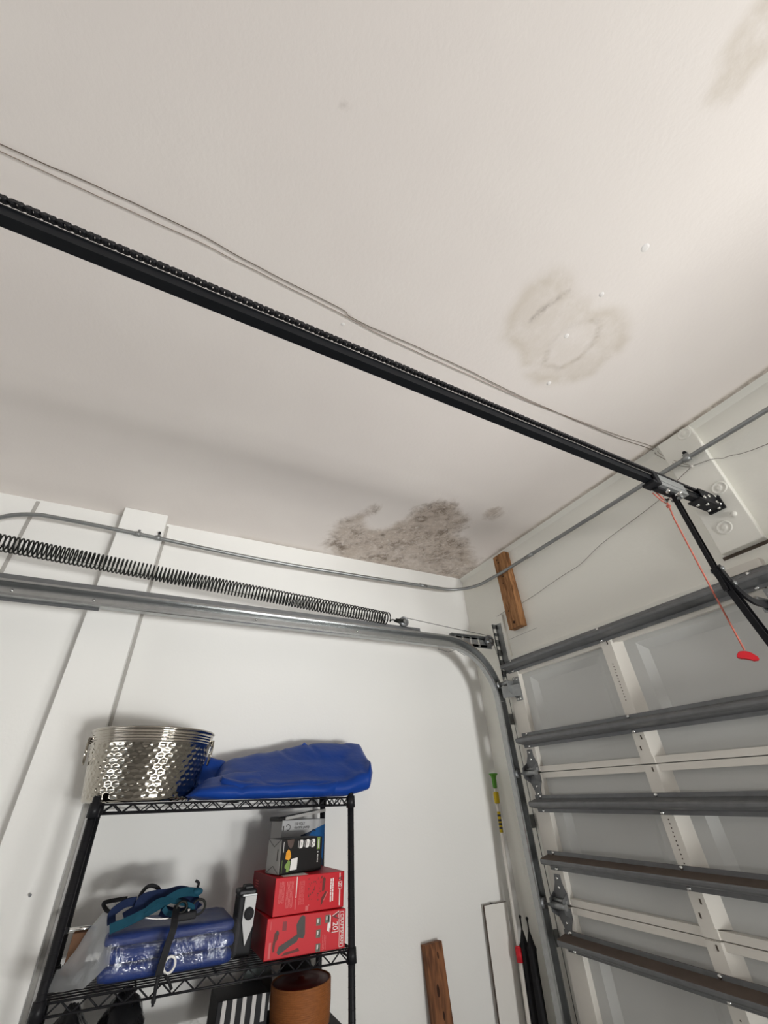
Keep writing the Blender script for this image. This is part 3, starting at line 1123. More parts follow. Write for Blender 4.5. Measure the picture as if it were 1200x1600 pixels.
b.cyl((RX1 - 0.004, -0.425, RZ0 - 0.03), (RX1 - 0.004, -0.425, RZ0 - 0.012), 0.008, 10)
b.cyl((RXC - 0.03, -0.372, RZ0 - 0.026), (RXC + 0.03, -0.372, RZ0 - 0.026), 0.005, 8)
b.cyl((RXC - 0.035, -0.372, RZ0 - 0.026), (RXC - 0.030, -0.372, RZ0 - 0.026), 0.010, 6)
split('carriage_bolt', b, 'chrome', car)
# arm: straight upper channel, slotted lower channel, curved piece to the door
AX = RXC


def channel(b, p, q, w=0.022, d=0.014, t=0.003):
    p, q = Vector(p), Vector(q)
    dd = (q - p).normalized()
    n = Vector((1, 0, 0)).cross(dd).normalized()
    fr = [(p, n, (1, 0, 0)), (q, n, (1, 0, 0))]
    h = w / 2
    b.sweep([(-h, -d / 2), (h, -d / 2), (h, d / 2), (h - t, d / 2), (h - t, -d / 2 + t), (-h + t, -d / 2 + t), (-h + t, d / 2), (-h, d / 2)], fr)


b = B()
channel(b, (AX, -0.372, RZ0 - 0.018), (AX, -0.372, 2.03))
obj('straight_arm', b, 'black_steel', op)
b = B()
channel(b, (AX + 0.0, -0.375, 2.115), (AX + 0.0, -0.272, 1.862), 0.030, 0.020)
arm2 = obj('slotted_arm', b, 'black_steel', op)
b = B()
d2 = (Vector((0, -0.272, 1.862)) - Vector((0, -0.375, 2.115))).normalized()
p0 = Vector((AX - 0.0065, -0.375, 2.115))
for k in range(5):
    c = p0 + d2 * (0.11 + 0.035 * k)
    b.tube([c - d2 * 0.009, c + d2 * 0.009], 0.004, 6)
split('slot', b, 'galv_dark', arm2)
b = B()
cur = catmull([(AX + 0.012, -0.374, 2.12), (AX + 0.012, -0.350, 2.07), (AX + 0.012, -0.318, 2.03), (AX + 0.012, -0.26, 2.005), (AX + 0.012, -0.19, 2.004), (AX + 0.008, -0.115, 2.014)], 6)
b.tube(cur, 0.01, 4, None, flat=(0.008, 0.024, (0, 0, 1)))
obj('curved_arm', b, 'black_steel', op)
b = B()
for (y, z) in ((-0.374, 2.105), (-0.345, 2.055), (-0.372, 2.41)):
    b.cyl((AX - 0.016, y, z), (AX + 0.026, y, z), 0.005, 8)
    b.cyl((AX + 0.018, y, z), (AX + 0.024, y, z), 0.009, 6)
split('arm_bolt', b, 'galv', op)
# release cord and handle
b = B()
b.tube([(1.745, -0.455, 2.438), (1.735, -0.40, 2.428), (1.722, -0.345, 2.43), (1.712, -0.322, 2.425), (1.704, -0.314, 2.37), (1.700, -0.311, 2.1), (1.699, -0.310, 1.858)], 0.0028, 6)
b.tube([(1.735, -0.455, 2.436), (1.728, -0.40, 2.420), (1.720, -0.335, 2.42)], 0.0026, 6)
b.ball((1.712, -0.325, 2.424), 0.009, None, 1)
cord = obj('release_cord', b, 'rope', op)
b = B()
hd = Vector((0.055, 0.030, -0.008))
c0 = Vector((1.699, -0.310, 1.840))
b.prism([(-0.046, -0.006), (-0.034, 0.012), (-0.010, 0.017), (0.014, 0.014), (0.044, -0.002), (0.047, -0.015), (0.020, -0.022), (0.012, -0.014), (-0.012, -0.013), (-0.020, -0.019), (-0.044, -0.016)], 'Y', -0.009, 0.009)
bmesh.ops.bevel(b.bm, geom=list(b.bm.edges), offset=0.003, segments=2, affect='EDGES')
rot = Matrix.Rotation(math.radians(25), 4, 'Z') @ Matrix.Rotation(math.radians(20), 4, 'Y') @ Matrix.Diagonal((0.60, 1.15, 0.75, 1))
bmesh.ops.transform(b.bm, matrix=Matrix.Translation(c0) @ rot, verts=b.bm.verts)
obj('release_handle', b, 'red', cord)['label'] = 'red T-shaped pull handle'
# front sprocket bracket
b = B()
b.box((RX0 - 0.014, -0.215, RZ0 - 0.006), (RX1 + 0.012, -0.055, RZ0 + 0.001), bevel=0.001)
b.box((RX1 + 0.004, -0.175, RZ0 - 0.004), (RX1 + 0.008, -0.040, RZ1 + 0.028), bevel=0.001)
b.box((RX0 - 0.010, -0.175, RZ0 - 0.004), (RX0 - 0.006, -0.040, RZ1 + 0.028), bevel=0.001)
b.box((RX0 - 0.010, -0.16, RZ1 + 0.024), (RX1 + 0.008, -0.06, RZ1 + 0.030), bevel=0.001)
fb = obj('front_bracket', b, 'black_matt', op)
b = B()
b.lathe([(0.003, -0.003), (0.030, -0.003), (0.032, 0), (0.030, 0.003), (0.003, 0.003)], (RXC, -0.125, RZ1 + 0.005), 16, None, 'X')
obj('sprocket', b, 'black_steel', fb)
b = B()
for (y, z) in ((-0.17, RZ0 + 0.012), (-0.12, RZ1), (-0.075, RZ0 + 0.014), (-0.055, RZ1 + 0.018)):
    b.cyl((RX1 + 0.006, y, z), (RX1 + 0.014, y, z), 0.0075, 8)
for (x, y) in ((RX0 + 0.004, -0.18), (RX1, -0.15), (RX0, -0.09), (RX1 + 0.004, -0.07)):
    b.cyl((x, y, RZ0 - 0.014), (x, y, RZ0 - 0.005), 0.006, 8)
b.cyl((RX1 + 0.010, -0.062, RZ0 + 0.01), (RX1 + 0.010, -0.030, RZ0 + 0.01), 0.006, 8)
b.cyl((RX0 - 0.006, -0.062, RZ1), (RX0 - 0.006, -0.030, RZ1), 0.006, 8)
split('bracket_bolt', b, 'chrome', fb)
b = B()
b.box((RX0 - 0.02, -0.052, RZ0 - 0.01), (RX1 + 0.02, -0.0385, RZ1 + 0.02), bevel=0.001)
obj('wall_plate', b, 'black_matt', fb)

# ================================================================== CONDUIT AND WIRES
CXo = 0.115
con = [(0.0125, -3.02, 0.0), (0.0125, -3.02, 1.5), (0.0125, -3.02, 2.50), (0.022, -3.0, 2.60), (0.055, -2.92, 2.668), (0.10, -2.82, 2.722), (CXo, -2.72, 2.748), (CXo, -2.62, 2.752), (CXo, -2.29, 2.742), (CXo, -1.6, 2.712), (CXo, -0.9, 2.715), (CXo, -0.42, 2.724)]
R_ = 0.22
arcp = []
for k in range(0, 9):
    a = math.pi - math.pi / 2 * k / 8
    arcp.append((CXo + R_ + R_ * math.cos(a), -0.0655 - R_ + R_ * math.sin(a), 2.726))
con2 = [(0.52, -0.0655, 2.720), (1.1, -0.0655, 2.722), (1.56, -0.0655, 2.726), (2.1, -0.0655, 2.720), (3.4, -0.0655, 2.715)]
cd = thing('conduit', 'thin galvanised electrical conduit running along the left wall and round the corner', 'conduit', (0.115, -1.0, 2.72))
b = B()
b.tube(catmull(con, 4)[:-1] + [Vector(p) for p in arcp] + [Vector(p) for p in con2], 0.0105, 10)
obj('pipe', b, 'galv', cd)
b = B()
for y, z in ((-2.265, 2.741), (-2.168, 2.738)):
    b.tube([(CXo, y - 0.014, z), (CXo, y + 0.014, z)], 0.0135, 10)
    b.box((0.1003, y - 0.006, z + 0.008), (0.104, y + 0.006, z + 0.034))
    b.cyl((0.104, y, z + 0.024), (0.110, y, z + 0.024), 0.005, 8)
b.tube([(1.76, -0.0655, 2.723), (1.79, -0.0655, 2.723)], 0.0135, 10)
b.box((1.765, -0.062, 2.722), (1.785, -0.0385, 2.752))
b.tube([(0.74, -0.0655, 2.72), (0.80, -0.0655, 2.72)], 0.0125, 10)
b.tube([(CXo, -0.43, 2.724), (CXo, -0.49, 2.724)], 0.0125, 10)
split('clamp', b, 'galv', cd)
b = B()
b.cyl((0.1005, -2.168, 2.772), (0.116, -2.168, 2.772), 0.007, 8)
b.cyl((1.775, -0.0386, 2.766), (1.775, -0.052, 2.766), 0.008, 8)
split('clamp_screw', b, 'black_steel', cd)


def jitter(pts, amp, n=5, plane=2):
    out = []
    for q in catmull(pts, n):
        q = q + Vector((amp * noise.noise(q * 9.0), amp * noise.noise(q * 9.0 + Vector((5, 1, 2))), 0 if plane == 2 else amp * noise.noise(q * 9.0 + Vector((1, 7, 3)))))
        out.append(q)
    return out


WZ = H - 0.0035
w1 = [(1.665, -3.4, WZ), (1.672, -2.64, WZ), (1.679, -2.45, WZ), (1.678, -2.2, WZ), (1.664, -2.01, WZ), (1.650, -1.73, WZ), (1.637, -1.66, WZ), (1.640, -1.28, WZ), (1.630, -0.945, WZ), (1.634, -0.38, WZ), (1.655, -0.03, WZ), (1.662, -0.022, H - 0.04), (1.720, -0.041, 2.74), (1.763, -0.042, 2.69)]
b = B()
b.tube(jitter(w1, 0.004), 0.0012, 5)
tag(obj('bell_wire', b, 'wire', None, origin=(1.65, -1.5, WZ)), 'darker of the two thin brown wires stapled along the ceiling above the rail', 'wire')
w2 = [(1.648, -3.4, WZ), (1.655, -2.63, WZ), (1.655, -2.45, WZ), (1.656, -2.2, WZ), (1.648, -2.01, WZ), (1.634, -1.73, WZ), (1.622, -1.5, WZ), (1.622, -1.28, WZ), (1.620, -0.945, WZ), (1.644, -0.38, WZ), (1.672, -0.03, WZ), (1.675, -0.022, H - 0.04), (1.730, -0.041, 2.75), (1.770, -0.042, 2.692)]
b = B()
b.tube(jitter(w2, 0.004), 0.0011, 5)
tag(obj('bell_wire', b, 'wire_pale', None, origin=(1.63, -1.5, WZ)), 'paler of the two thin wires stapled along the ceiling above the rail', 'wire')
w3 = [(1.768, -0.0425, 2.688), (1.687, -0.0415, 2.664), (1.66, -0.014, 2.655), (1.587, -0.012, 2.641), (1.212, -0.012, 2.581), (1.05, -0.011, 2.535), (0.87, -0.010, 2.521), (0.72, -0.010, 2.50), (0.56, -0.008, 2.488)]
b = B()
b.tube(jitter(w3, 0.003, 5, 1), 0.0012, 5)
tag(obj('bell_wire', b, 'wire_grey', None, origin=(1.2, -0.012, 2.58)), 'thin grey wire sagging across the front wall from header board to wooden block', 'wire')
b = B()
b.tube(catmull([(0.425, -0.004, 2.494), (0.374, -0.006, 2.489), (0.30, -0.006, 2.482), (0.232, -0.006, 2.468), (0.226, -0.005, 2.455)], 5), 0.0012, 5)
tag(obj('bell_wire', b, 'wire_grey', None, origin=(0.3, -0.006, 2.48)), 'short thin grey wire end between the wooden block and the corner board', 'wire')
w4 = [(1.766, -0.0425, 2.690), (1.848, -0.0415, 2.668), (1.875, -0.012, 2.662), (1.90, -0.010, 2.657), (2.027, -0.010, 2.619), (2.6, -0.010, 2.55), (3.3, -0.010, 2.5)]
b = B()
b.tube(jitter(w4, 0.002, 5, 1), 0.0012, 5)
tag(obj('bell_wire', b, 'wire_grey', None, origin=(2.0, -0.012, 2.63)), 'thin grey wire leaving the header board to the right under the conduit', 'wire')
b = B()
b.ball((1.769, -0.0435, 2.689), 0.008, None, 1)
tag(obj('wire_staple', b, 'polewhite', None, origin=(1.769, -0.0435, 2.689)), 'small pale staple holding the wires on the header board', 'staple')

# ================================================================== TIMBER ON THE WALL
wb = thing('wooden_block', 'short brown timber block screwed upright to the wall in the upper corner behind the conduit', 'timber', (0.49, 0, 2.34))
b = B()
b.box((0.436, -0.050, 2.343), (0.548, -0.0005, 2.868), bevel=0.003)
bmesh.ops.subdivide_edges(b.bm, edges=[e for e in b.bm.edges if e.calc_length() > 0.3], cuts=8)
for vv in b.bm.verts:
    n = noise.noise(vv.co * 6)
    vv.co.x += 0.003 * n
obj('timber', b, 'wood', wb)
b = B()
for (x, z, r) in ((0.468, 2.835, 0.006), (0.478, 2.81, 0.007), (0.492, 2.70, 0.006), (0.478, 2.655, 0.005), (0.470, 2.46, 0.006), (0.493, 2.378, 0.009), (0.490, 2.72, 0.004)):
    b.lathe([(r, -0.0497), (r, -0.0506), (0.0005, -0.0507)], (x, 0, z), 10, None, 'Y')
split('nail_hole', b, 'knot', wb)

# ================================================================== WIRE SHELF UNIT
PF, PR = 0.415, 0.080           # front and rear post lines (x)
YR_, YL_ = -1.165, -2.096       # right and left post lines (y)
SL = 0.038                      # slope of the boards, low at the right


def z1(y):
    return 1.519 + (-1.18 - y) * 0.034


def z2(y):
    return 1.068 + (-1.18 - y) * 0.0425


def z3(y):
    return 0.862 + (-1.18 - y) * 0.040


su = thing('wire_shelving_unit', 'black wire shelving unit standing against the left wall full of garage supplies', 'shelving', (0.25, -1.63, 0.0))
for i, (x, y) in enumerate(((PF, YR_), (PR, YR_), (PF, YL_), (PR, YL_))):
    b = B()
    zt = z1(y) + (0.012 if y > -1.5 else 0.022)
    b.tube([(x, y, 0.012), (x, y, zt)], 0.0125, 14)
    zz = 0.06
    while zz < zt - 0.02:
        b.tube([(x, y, zz), (x, y, zz + 0.0015)], 0.0131, 14)
        zz += 0.0254
    b.tube([(x, y, zt - 0.001), (x, y, zt + 0.004)], [0.0125, 0.010], 14)
    p = obj('post', b, 'black_steel', su)
    b = B()
    b.cyl((x, y, 0.0), (x, y, 0.012), 0.018, 12)
    obj('foot', b, 'black_rubber', p)


def wire_shelf(zf, solid=False):
    b = B()
    y0, y1 = YL_ + 0.018, YR_ - 0.018
    x0, x1 = PR + 0.018, PF - 0.018
    dz = 0.026
    xf = PF + 0.008
    xr = PR - 0.008
    r = 0.0032

    def rod(p, q, rr=r):
        b.tube([p, q], rr, 6)
    for (x) in (xf, xr):
        rod((x, y0, zf(y0)), (x, y1, zf(y1)))
        rod((x, y0, zf(y0) - dz), (x, y1, zf(y1) - dz))
        n = 14
        zig = []
        for k in range(2 * n + 1):
            y = y0 + (y1 - y0) * k / (2 * n)
            zig.append((x, y, zf(y) - (0 if k % 2 else dz)))
        for k in range(2 * n):
            rod(zig[k], zig[k + 1], 0.0024)
    for y in (YL_ - 0.004, YR_ + 0.004):
        rod((x0, y, zf(y)), (x1, y, zf(y)))
        rod((x0, y, zf(y) - dz), (x1, y, zf(y) - dz))
        n = 5
        for k in range(2 * n):
            xa, xb = x0 + (x1 - x0) * k / (2 * n), x0 + (x1 - x0) * (k + 1) / (2 * n)
            rod((xa, y, zf(y) - (0 if k % 2 else dz)), (xb, y, zf(y) - (dz if k % 2 else 0)), 0.0024)
    s = obj('shelf', b, 'black_steel', su)
    b = B()
    n = 15
    for k in range(1, n):
        x = xr + (xf - xr) * k / n
        b.tube([(x, YL_ + 0.0, zf(YL_) + 0.001), (x, YR_, zf(YR_) + 0.001)], 0.0022, 6)
    for y in (-1.86, -1.63, -1.40):
        b.tube([(xr, y, zf(y) - 0.004), (xf, y, zf(y) - 0.004)], 0.0032, 6)
    split('deck_wire', b, 'black_steel', s)
    b = B()
    for (x, y) in ((PF, YR_), (PR, YR_), (PF, YL_), (PR, YL_)):
        z = zf(y)
        b.tube([(x, y, z - 0.034), (x, y, z + 0.006)], [0.0185, 0.0165], 14)
    split('collar', b, 'black_steel', s)
    return s


wire_shelf(z1)
wire_shelf(z2)
s3 = wire_shelf(z3)
b = B()
b.prism([(YL_ + 0.02, z3(YL_ + 0.02) + 0.0035), (YR_ - 0.0, z3(YR_) + 0.0035), (YR_ - 0.0, z3(YR_) + 0.0065), (YL_ + 0.02, z3(YL_ + 0.02) + 0.0065)], 'X', PR - 0.004, PF + 0.006)
obj('shelf_liner', b, 'black_matt', s3)

TILT = (-0.040, 0, 0)
TILT1 = (-0.034, 0, 0)
LIFT = 0.0035

# ------------------------------------------------------------------ top shelf: steel tub
TC = Vector((0.250, -1.966, z1(-1.966) + LIFT + 0.0012))
tub = thing('steel_tub', 'hammered stainless steel beverage tub with ring handles on the top shelf', 'tub', TC, rot=TILT1)
RB, RT, HT = 0.186, 0.222, 0.226


def tub_r(h):
    return RB + (RT - RB) * (h / HT) ** 0.9


def dimple(a, h, i):
    h = h - TC.z * 0
    if h < 0.012 or h > 0.178:
        return 0
    nrow = 10
    row = (h - 0.012) / (0.166 / nrow)
    ir = math.floor(row)
    na = 46
    col = a / (2 * math.pi) * na + (0.5 if ir % 2 else 0)
    fx, fy = (col % 1) - 0.5, (row % 1) - 0.5
    d2 = (fx * fx + fy * fy)
    jit = 0.7 + 0.6 * noise.noise(Vector((math.floor(col) * 1.7, ir * 2.3, 0)))
    return -0.0026 * jit * max(0, 1 - d2 / 0.22) + 0.0005 * noise.noise(Vector((a * 6, h * 40, 2)))


b = B()
prof = [(0.002, 0.0), (RB - 0.006, 0.0), (RB, 0.005)]
for k in range(60):
    h = 0.008 + (0.178 - 0.008) * k / 59
    prof.append((tub_r(h), h))
b.lathe(prof, TC, 348, 'tub', wob=dimple)
prof = [(tub_r(0.178), 0.178)]
for k in range(4):
    h = 0.183 + k * 0.0085
    prof += [(tub_r(h), h), (tub_r(h) + 0.0028, h + 0.002), (tub_r(h) + 0.0028, h + 0.0045), (tub_r(h), h + 0.0065)]
prof += [(RT, HT - 0.006)]
b.lathe(prof, TC, 120, 'tub_smooth')
b.lathe([(RT, HT - 0.006), (RT + 0.003, HT - 0.005), (RT + 0.005, HT), (RT + 0.002, HT + 0.004), (RT - 0.002, HT + 0.002), (RT - 0.002, HT - 0.004), (tub_r(0.15) - 0.003, 0.15), (tub_r(0.03) - 0.003, 0.03), (RB - 0.01, 0.004), (0.002, 0.003)], TC, 96, 'tub_smooth')
obj('tub_body', b, None, tub)
for sg in (1, -1):
    b = B()
    yy = TC.y + sg * (tub_r(0.19) + 0.006)
    ring = []
    for k in range(24):
        a = 2 * math.pi * k / 24
        ring.append((TC.x + 0.03 + 0.030 * math.cos(a), yy + sg * 0.002 - sg * 0.008 * (0.5 - 0.5 * math.sin(a)), TC.z + 0.155 + 0.038 * math.sin(a)))
    b.tube(ring, 0.0028, 6, None, closed=True)
    b.box((TC.x + 0.018, yy - 0.006 if sg > 0 else yy - 0.004, TC.z + 0.182), (TC.x + 0.042, yy + 0.004 if sg > 0 else yy + 0.006, TC.z + 0.206), bevel=0.002)
    obj('ring_handle', b, 'tub_smooth', tub)

# ------------------------------------------------------------------ top shelf: blue tarp
tarp = thing('blue_tarp', 'large loosely folded blue tarpaulin on the top shelf beside the steel tub', 'tarp', (0.26, -1.40, z1(-1.4) + LIFT))


def interp(x, T):
    if x <= T[0][0]:
        return T[0][1]
    for i in range(len(T) - 1):
        if x <= T[i + 1][0]:
            t = (x - T[i][0]) / (T[i + 1][0] - T[i][0])
            t = t * t * (3 - 2 * t)
            return T[i][1] + (T[i + 1][1] - T[i][1]) * t
    return T[-1][1]


def tarp_body(y_l, y_r, top, xback, xfront, fronth, seed, taper_l, taper_r, mt, crest):
    """closed loft along y. cross-section: back, sloping top, bulging front fold, bottom"""
    b = B()
    NY, NS = 72, 40
    rings = []
    for i in range(NY + 1):
        t = i / NY
        y = y_l + (y_r - y_l) * t
        e = 1.0
        dl, dr_ = (y - y_l) / taper_l, (y_r - y) / taper_r
        if dl < 1:
            e *= math.sqrt(max(0.02, 1 - (1 - dl) ** 2))
        if dr_ < 1:
            e *= math.sqrt(max(0.03, 1 - (1 - dr_) ** 2))
        yb = min(max(y, YL_), YR_)
        zb = z1(yb) + LIFT + 0.001
        over = max(0, y - (YR_ - 0.02))
        zt = interp(y, top)
        fh = interp(y, fronth)
        xb = xback + (1 - e) * 0.05
        xf = xfront - (1 - e) * 0.06
        zm = zb + (zt - zb) * 0.36
        zt = zm + (zt - zm) * e
        zb2 = zm + (zb - zm) * e + over * 0.12
        f = min(fh, (zt - zb2) * 0.9)
        sec = []
        for k in range(14):          # top slope from the back crest to the front fold
            s = k / 14
            xx = xb + (xf - 0.035 - xb) * s
            cr = crest
            ss = 0 if s < cr else (s - cr) / (1 - cr)
            zz = zt + (zb2 + f - zt) * (ss ** 1.15)
            if s < cr:
                zz = zt - 0.02 * (1 - s / cr) ** 2
            sec.append((xx, zz))
        for k in range(10):          # round front fold
            a = math.pi / 2 - math.pi * (k + 0.5) / 10
            sec.append((xf - 0.035 + 0.035 * math.cos(a), zb2 + f / 2 + f / 2 * math.sin(a)))
        for k in range(9):
            s = (k + 0.5) / 9
            sec.append((xf - 0.035 + (xb + 0.01 - xf + 0.035) * s, zb2))
        for k in range(7):
            s = (k + 0.5) / 7
            sec.append((xb - 0.008 * math.sin(math.pi * s), zb2 + (zt - 0.02 - zb2) * s))
        ring = []
        for (xx, zz) in sec:
            q = Vector((xx, y, zz))
            w = 0 if zz < zb2 + 0.008 else 1
            n = noise.noise(q * 7 + Vector((seed, 0, 0)))
            n2 = noise.noise(Vector((q.x * 14, q.y * 9, q.z * 18)) + Vector((seed, 3, 0)))
            cr_ = abs(noise.noise(Vector((q.x * 5 + q.y * 3, q.y * 4 - q.x * 6, seed))))
            q.z += w * (0.006 * n + 0.002 * n2 - 0.007 * max(0, 0.15 - cr_) / 0.15)
            q.x += 0.006 * n2 * w
            ring.append(b.bm.verts.new(q))
        rings.append(ring)
    n = len(rings[0])
    for i in range(NY):
        for j in range(n):
            f = b.bm.faces.new((rings[i][j], rings[i][(j + 1) % n], rings[i + 1][(j + 1) % n], rings[i + 1][j]))
            f.smooth = True
    b.bm.faces.new(rings[0][::-1])
    b.bm.faces.new(rings[-1])
    return b


TOPC = [(-1.80, 1.600), (-1.74, 1.655), (-1.66, 1.688), (-1.60, 1.690), (-1.50, 1.708), (-1.38, 1.726), (-1.29, 1.739), (-1.15, 1.742), (-1.06, 1.742), (-1.02, 1.738), (-0.97, 1.70)]
FRH = [(-1.80, 0.05), (-1.6, 0.055), (-1.4, 0.058), (-1.2, 0.062), (-1.05, 0.075), (-0.96, 0.09)]
tb0 = tarp_body(-1.705, -0.965, TOPC, 0.085, 0.435, FRH, 1.3, 0.10, 0.055, 'tarp', 0.22)
for vv in tb0.bm.verts:
    t = max(0.0, min(1.0, (vv.co.y + 1.25) / 0.28))
    vv.co.y += (0.20 - vv.co.x) * 0.42 * t * t
obj('folded_sheet', tb0, 'tarp', tarp)
FL2 = [(-1.83, 1.58), (-1.72, 1.625), (-1.62, 1.640), (-1.45, 1.632), (-1.30, 1.615), (-1.15, 1.60)]
FH2 = [(-1.83, 0.03), (-1.7, 0.045), (-1.5, 0.05), (-1.2, 0.05)]
b = tarp_body(-1.815, -1.20, FL2, 0.30, 0.448, FH2, 8.1, 0.14, 0.10, 'tarp', 0.10)
for vv in b.bm.verts:
    # keep the left fold clear of the tub
    d = Vector((vv.co.x - TC.x, vv.co.y - TC.y))
    rr = tub_r(max(0.0, min(HT, vv.co.z - TC.z))) + 0.006
    if d.length < rr:
        d = d.normalized() * rr
        vv.co.x, vv.co.y = TC.x + d.x, TC.y + d.y
obj('front_fold', b, 'tarp', tarp)
LB = [(-1.83, 1.66), (-1.79, 1.70), (-1.74, 1.702), (-1.68, 1.688), (-1.60, 1.66)]
b = tarp_body(-1.80, -1.58, LB, 0.07, 0.26, [(-2, 0.05), (-1, 0.06)], 4.4, 0.08, 0.08, 'tarp', 0.5)
for vv in b.bm.verts:
    d = Vector((vv.co.x - TC.x, vv.co.y - TC.y))
    rr = tub_r(max(0.0, min(HT, vv.co.z - TC.z))) + 0.008
    if d.length < rr:
        d = d.normalized() * rr
        vv.co.x, vv.co.y = TC.x + d.x, TC.y + d.y
obj('back_fold', b, 'tarp', tarp)
b = B()
b.prism([(-1.335, 1.715), (-1.262, 1.722), (-1.298, 1.749)], 'X', 0.155, 0.160)
obj('corner_flap', b, 'tarp', tarp)


# ------------------------------------------------------------------ cartons
def carton(name, label, lo, hi, mats, tilt, bevel=0.0015, group=None, yaw=0.0):
    lo, hi = Vector(lo), Vector(hi)
    o = thing(name, label, 'box', ((lo.x + hi.x) / 2, (lo.y + hi.y) / 2, lo.z), group, (tilt, 0, math.radians(yaw)))
    b = B()
    b.box(lo, hi, mats[0], bevel)
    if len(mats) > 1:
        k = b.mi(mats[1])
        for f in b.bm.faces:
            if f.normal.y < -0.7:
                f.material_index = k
    if len(mats) > 2:
        k = b.mi(mats[2])
        for f in b.bm.faces:
            if f.normal.z > 0.7:
                f.material_index = k
    obj('carton', b, None, o)
    return o


class Face:
    """print on the +X face of a carton; u runs left to right (+Y), v runs bottom to top, both 0..1"""
    def __init__(self, lo, hi):
        self.lo, self.hi = Vector(lo), Vector(hi)
        self.b = B()
        self.k = 0

    def P(self, u, v, h=0.0):
        return Vector((self.hi.x + 0.0004 + h, self.lo.y + (self.hi.y - self.lo.y) * u, self.lo.z + (self.hi.z - self.lo.z) * v))

    def poly(self, uv, m, layer=0):
        self.b.face([self.P(u, v, layer * 0.0003) for (u, v) in uv], m)

    def rect(self, u0, v0, u1, v1, m, layer=0):
        self.poly([(u0, v0), (u1, v0), (u1, v1), (u0, v1)], m, layer)

    def frame(self, u0, v0, u1, v1, t, m, asp):
        tv = t * asp
        self.rect(u0, v0, u1, v0 + tv, m, 1)
        self.rect(u0, v1 - tv, u1, v1, m, 1)
        self.rect(u0, v0, u0 + t, v1, m, 1)
        self.rect(u1 - t, v0, u1, v1, m, 1)

    def disc(self, u, v, r, m, asp, layer=0, n=20):
        self.poly([(u + r * math.cos(2 * math.pi * k / n), v + r * asp * math.sin(2 * math.pi * k / n)) for k in range(n)], m, layer)

    def down_text(self, s, u, v, size, m, squash=1.0):
        """letters running downwards, their tops to the right"""
        text_into(self.b, s, self.P(u, v, 0.0008), (0, 0, -1), (0, 1, 0), size, m, squash=squash)

    def text(self, s, u, v, size, m, squash=1.0):
        text_into(self.b, s, self.P(u, v, 0.0008), (0, 1, 0), (0, 0, 1), size, m, squash=squash)

    def done(self, parent, name='print'):
        return obj(name, self.b, None, parent, fix=False)


def stripes(F, u0, u1, v0, v1, n, m, seed, w=0.5):
    rnd = random.Random(seed)
    for k in range(n):
        u = u0 + (u1 - u0) * k / n
        top = v1 - rnd.random() * 0.03
        v = top
        while v > v0 + 0.02:
            L = 0.04 + rnd.random() * 0.12
            F.rect(u, max(v0, v - L), u + (u1 - u0) / n * w, v, m)
            v -= L + 0.012


# lower red box
zA = z2(-1.33) + LIFT
loA, hiA = (0.140, -1.482, zA), (0.402, -1.186, zA + 0.104)
bxA = carton('drill_box', 'lower red power tool carton with big drill picture on the wire shelf', loA, hiA, ('box_red', 'box_red_shade_print'), TILT[0], group='red tool cartons')  # end face shade put into its colour
F = Face(loA, hiA)
asp = 0.296 / 0.104
F.poly([(0.36, 0.76), (0.40, 0.93), (0.435, 0.98), (0.465, 0.93), (0.475, 0.50), (0.455, 0.40), (0.40, 0.44), (0.375, 0.34), (0.30, 0.27), (0.17, 0.10), (0.145, 0.16), (0.165, 0.30), (0.31, 0.45), (0.375, 0.53)][::-1], 'dkprint')
F.poly([(0.085, 0.30), (0.10, 0.62), (0.13, 0.70), (0.155, 0.62), (0.145, 0.48), (0.12, 0.40), (0.115, 0.20), (0.095, 0.18)][::-1], 'brprint')
F.poly([(0.20, 0.06), (0.42, 0.12), (0.40, 0.20), (0.34, 0.16), (0.24, 0.14)][::-1], 'brprint')
F.disc(0.135, 0.63, 0.016, 'dkprint', asp, 1)
F.rect(0.19, 0.66, 0.24, 0.88, 'box_red_shade_print')
for (u, v) in ((0.61, 0.76), (0.725, 0.80), (0.615, 0.46), (0.62, 0.12)):
    F.rect(u, v - 0.10, u + 0.058, v + 0.10, 'icon')
    F.rect(u + 0.012, v - 0.03, u + 0.03, v + 0.07, 'stripe', 1)
    F.rect(u + 0.03, v - 0.07, u + 0.045, v + 0.0, 'dkprint', 1)
F.poly([(0.775, 0.60), (0.80, 0.54), (0.80, 0.86), (0.79, 0.90), (0.765, 0.86)], 'white')
F.poly([(0.755, 0.50), (0.785, 0.46), (0.79, 0.66), (0.76, 0.68)], 'white', 1)
stripes(F, 0.70, 0.76, 0.05, 0.42, 3, 'pink', 3, 0.25)
F.rect(0.045, 0.05, 0.07, 0.42, 'pink')
F.rect(0.045, 0.72, 0.052, 0.92, 'pink')
# V20 badge: dark V, pale 20, outlined
F.poly([(0.815, 0.86), (0.905, 0.97), (0.905, 0.955), (0.818, 0.845)][::-1], 'white', 1)
F.frame(0.812, 0.44, 0.818, 0.86, 0.006, 'white', asp)
F.rect(0.812, 0.435, 0.902, 0.45, 'white', 1)
F.rect(0.899, 0.44, 0.905, 0.96, 'white', 1)
F.down_text('V', 0.826, 0.93, 0.034, 'box_black', 0.9)
F.down_text('20', 0.830, 0.70, 0.028, 'white', 0.8)
F.frame(0.918, 0.05, 0.975, 0.94, 0.005, 'white', asp)
F.down_text('CRAFTSMAN', 0.933, 0.885, 0.0150, 'white', 0.93)
F.done(bxA)
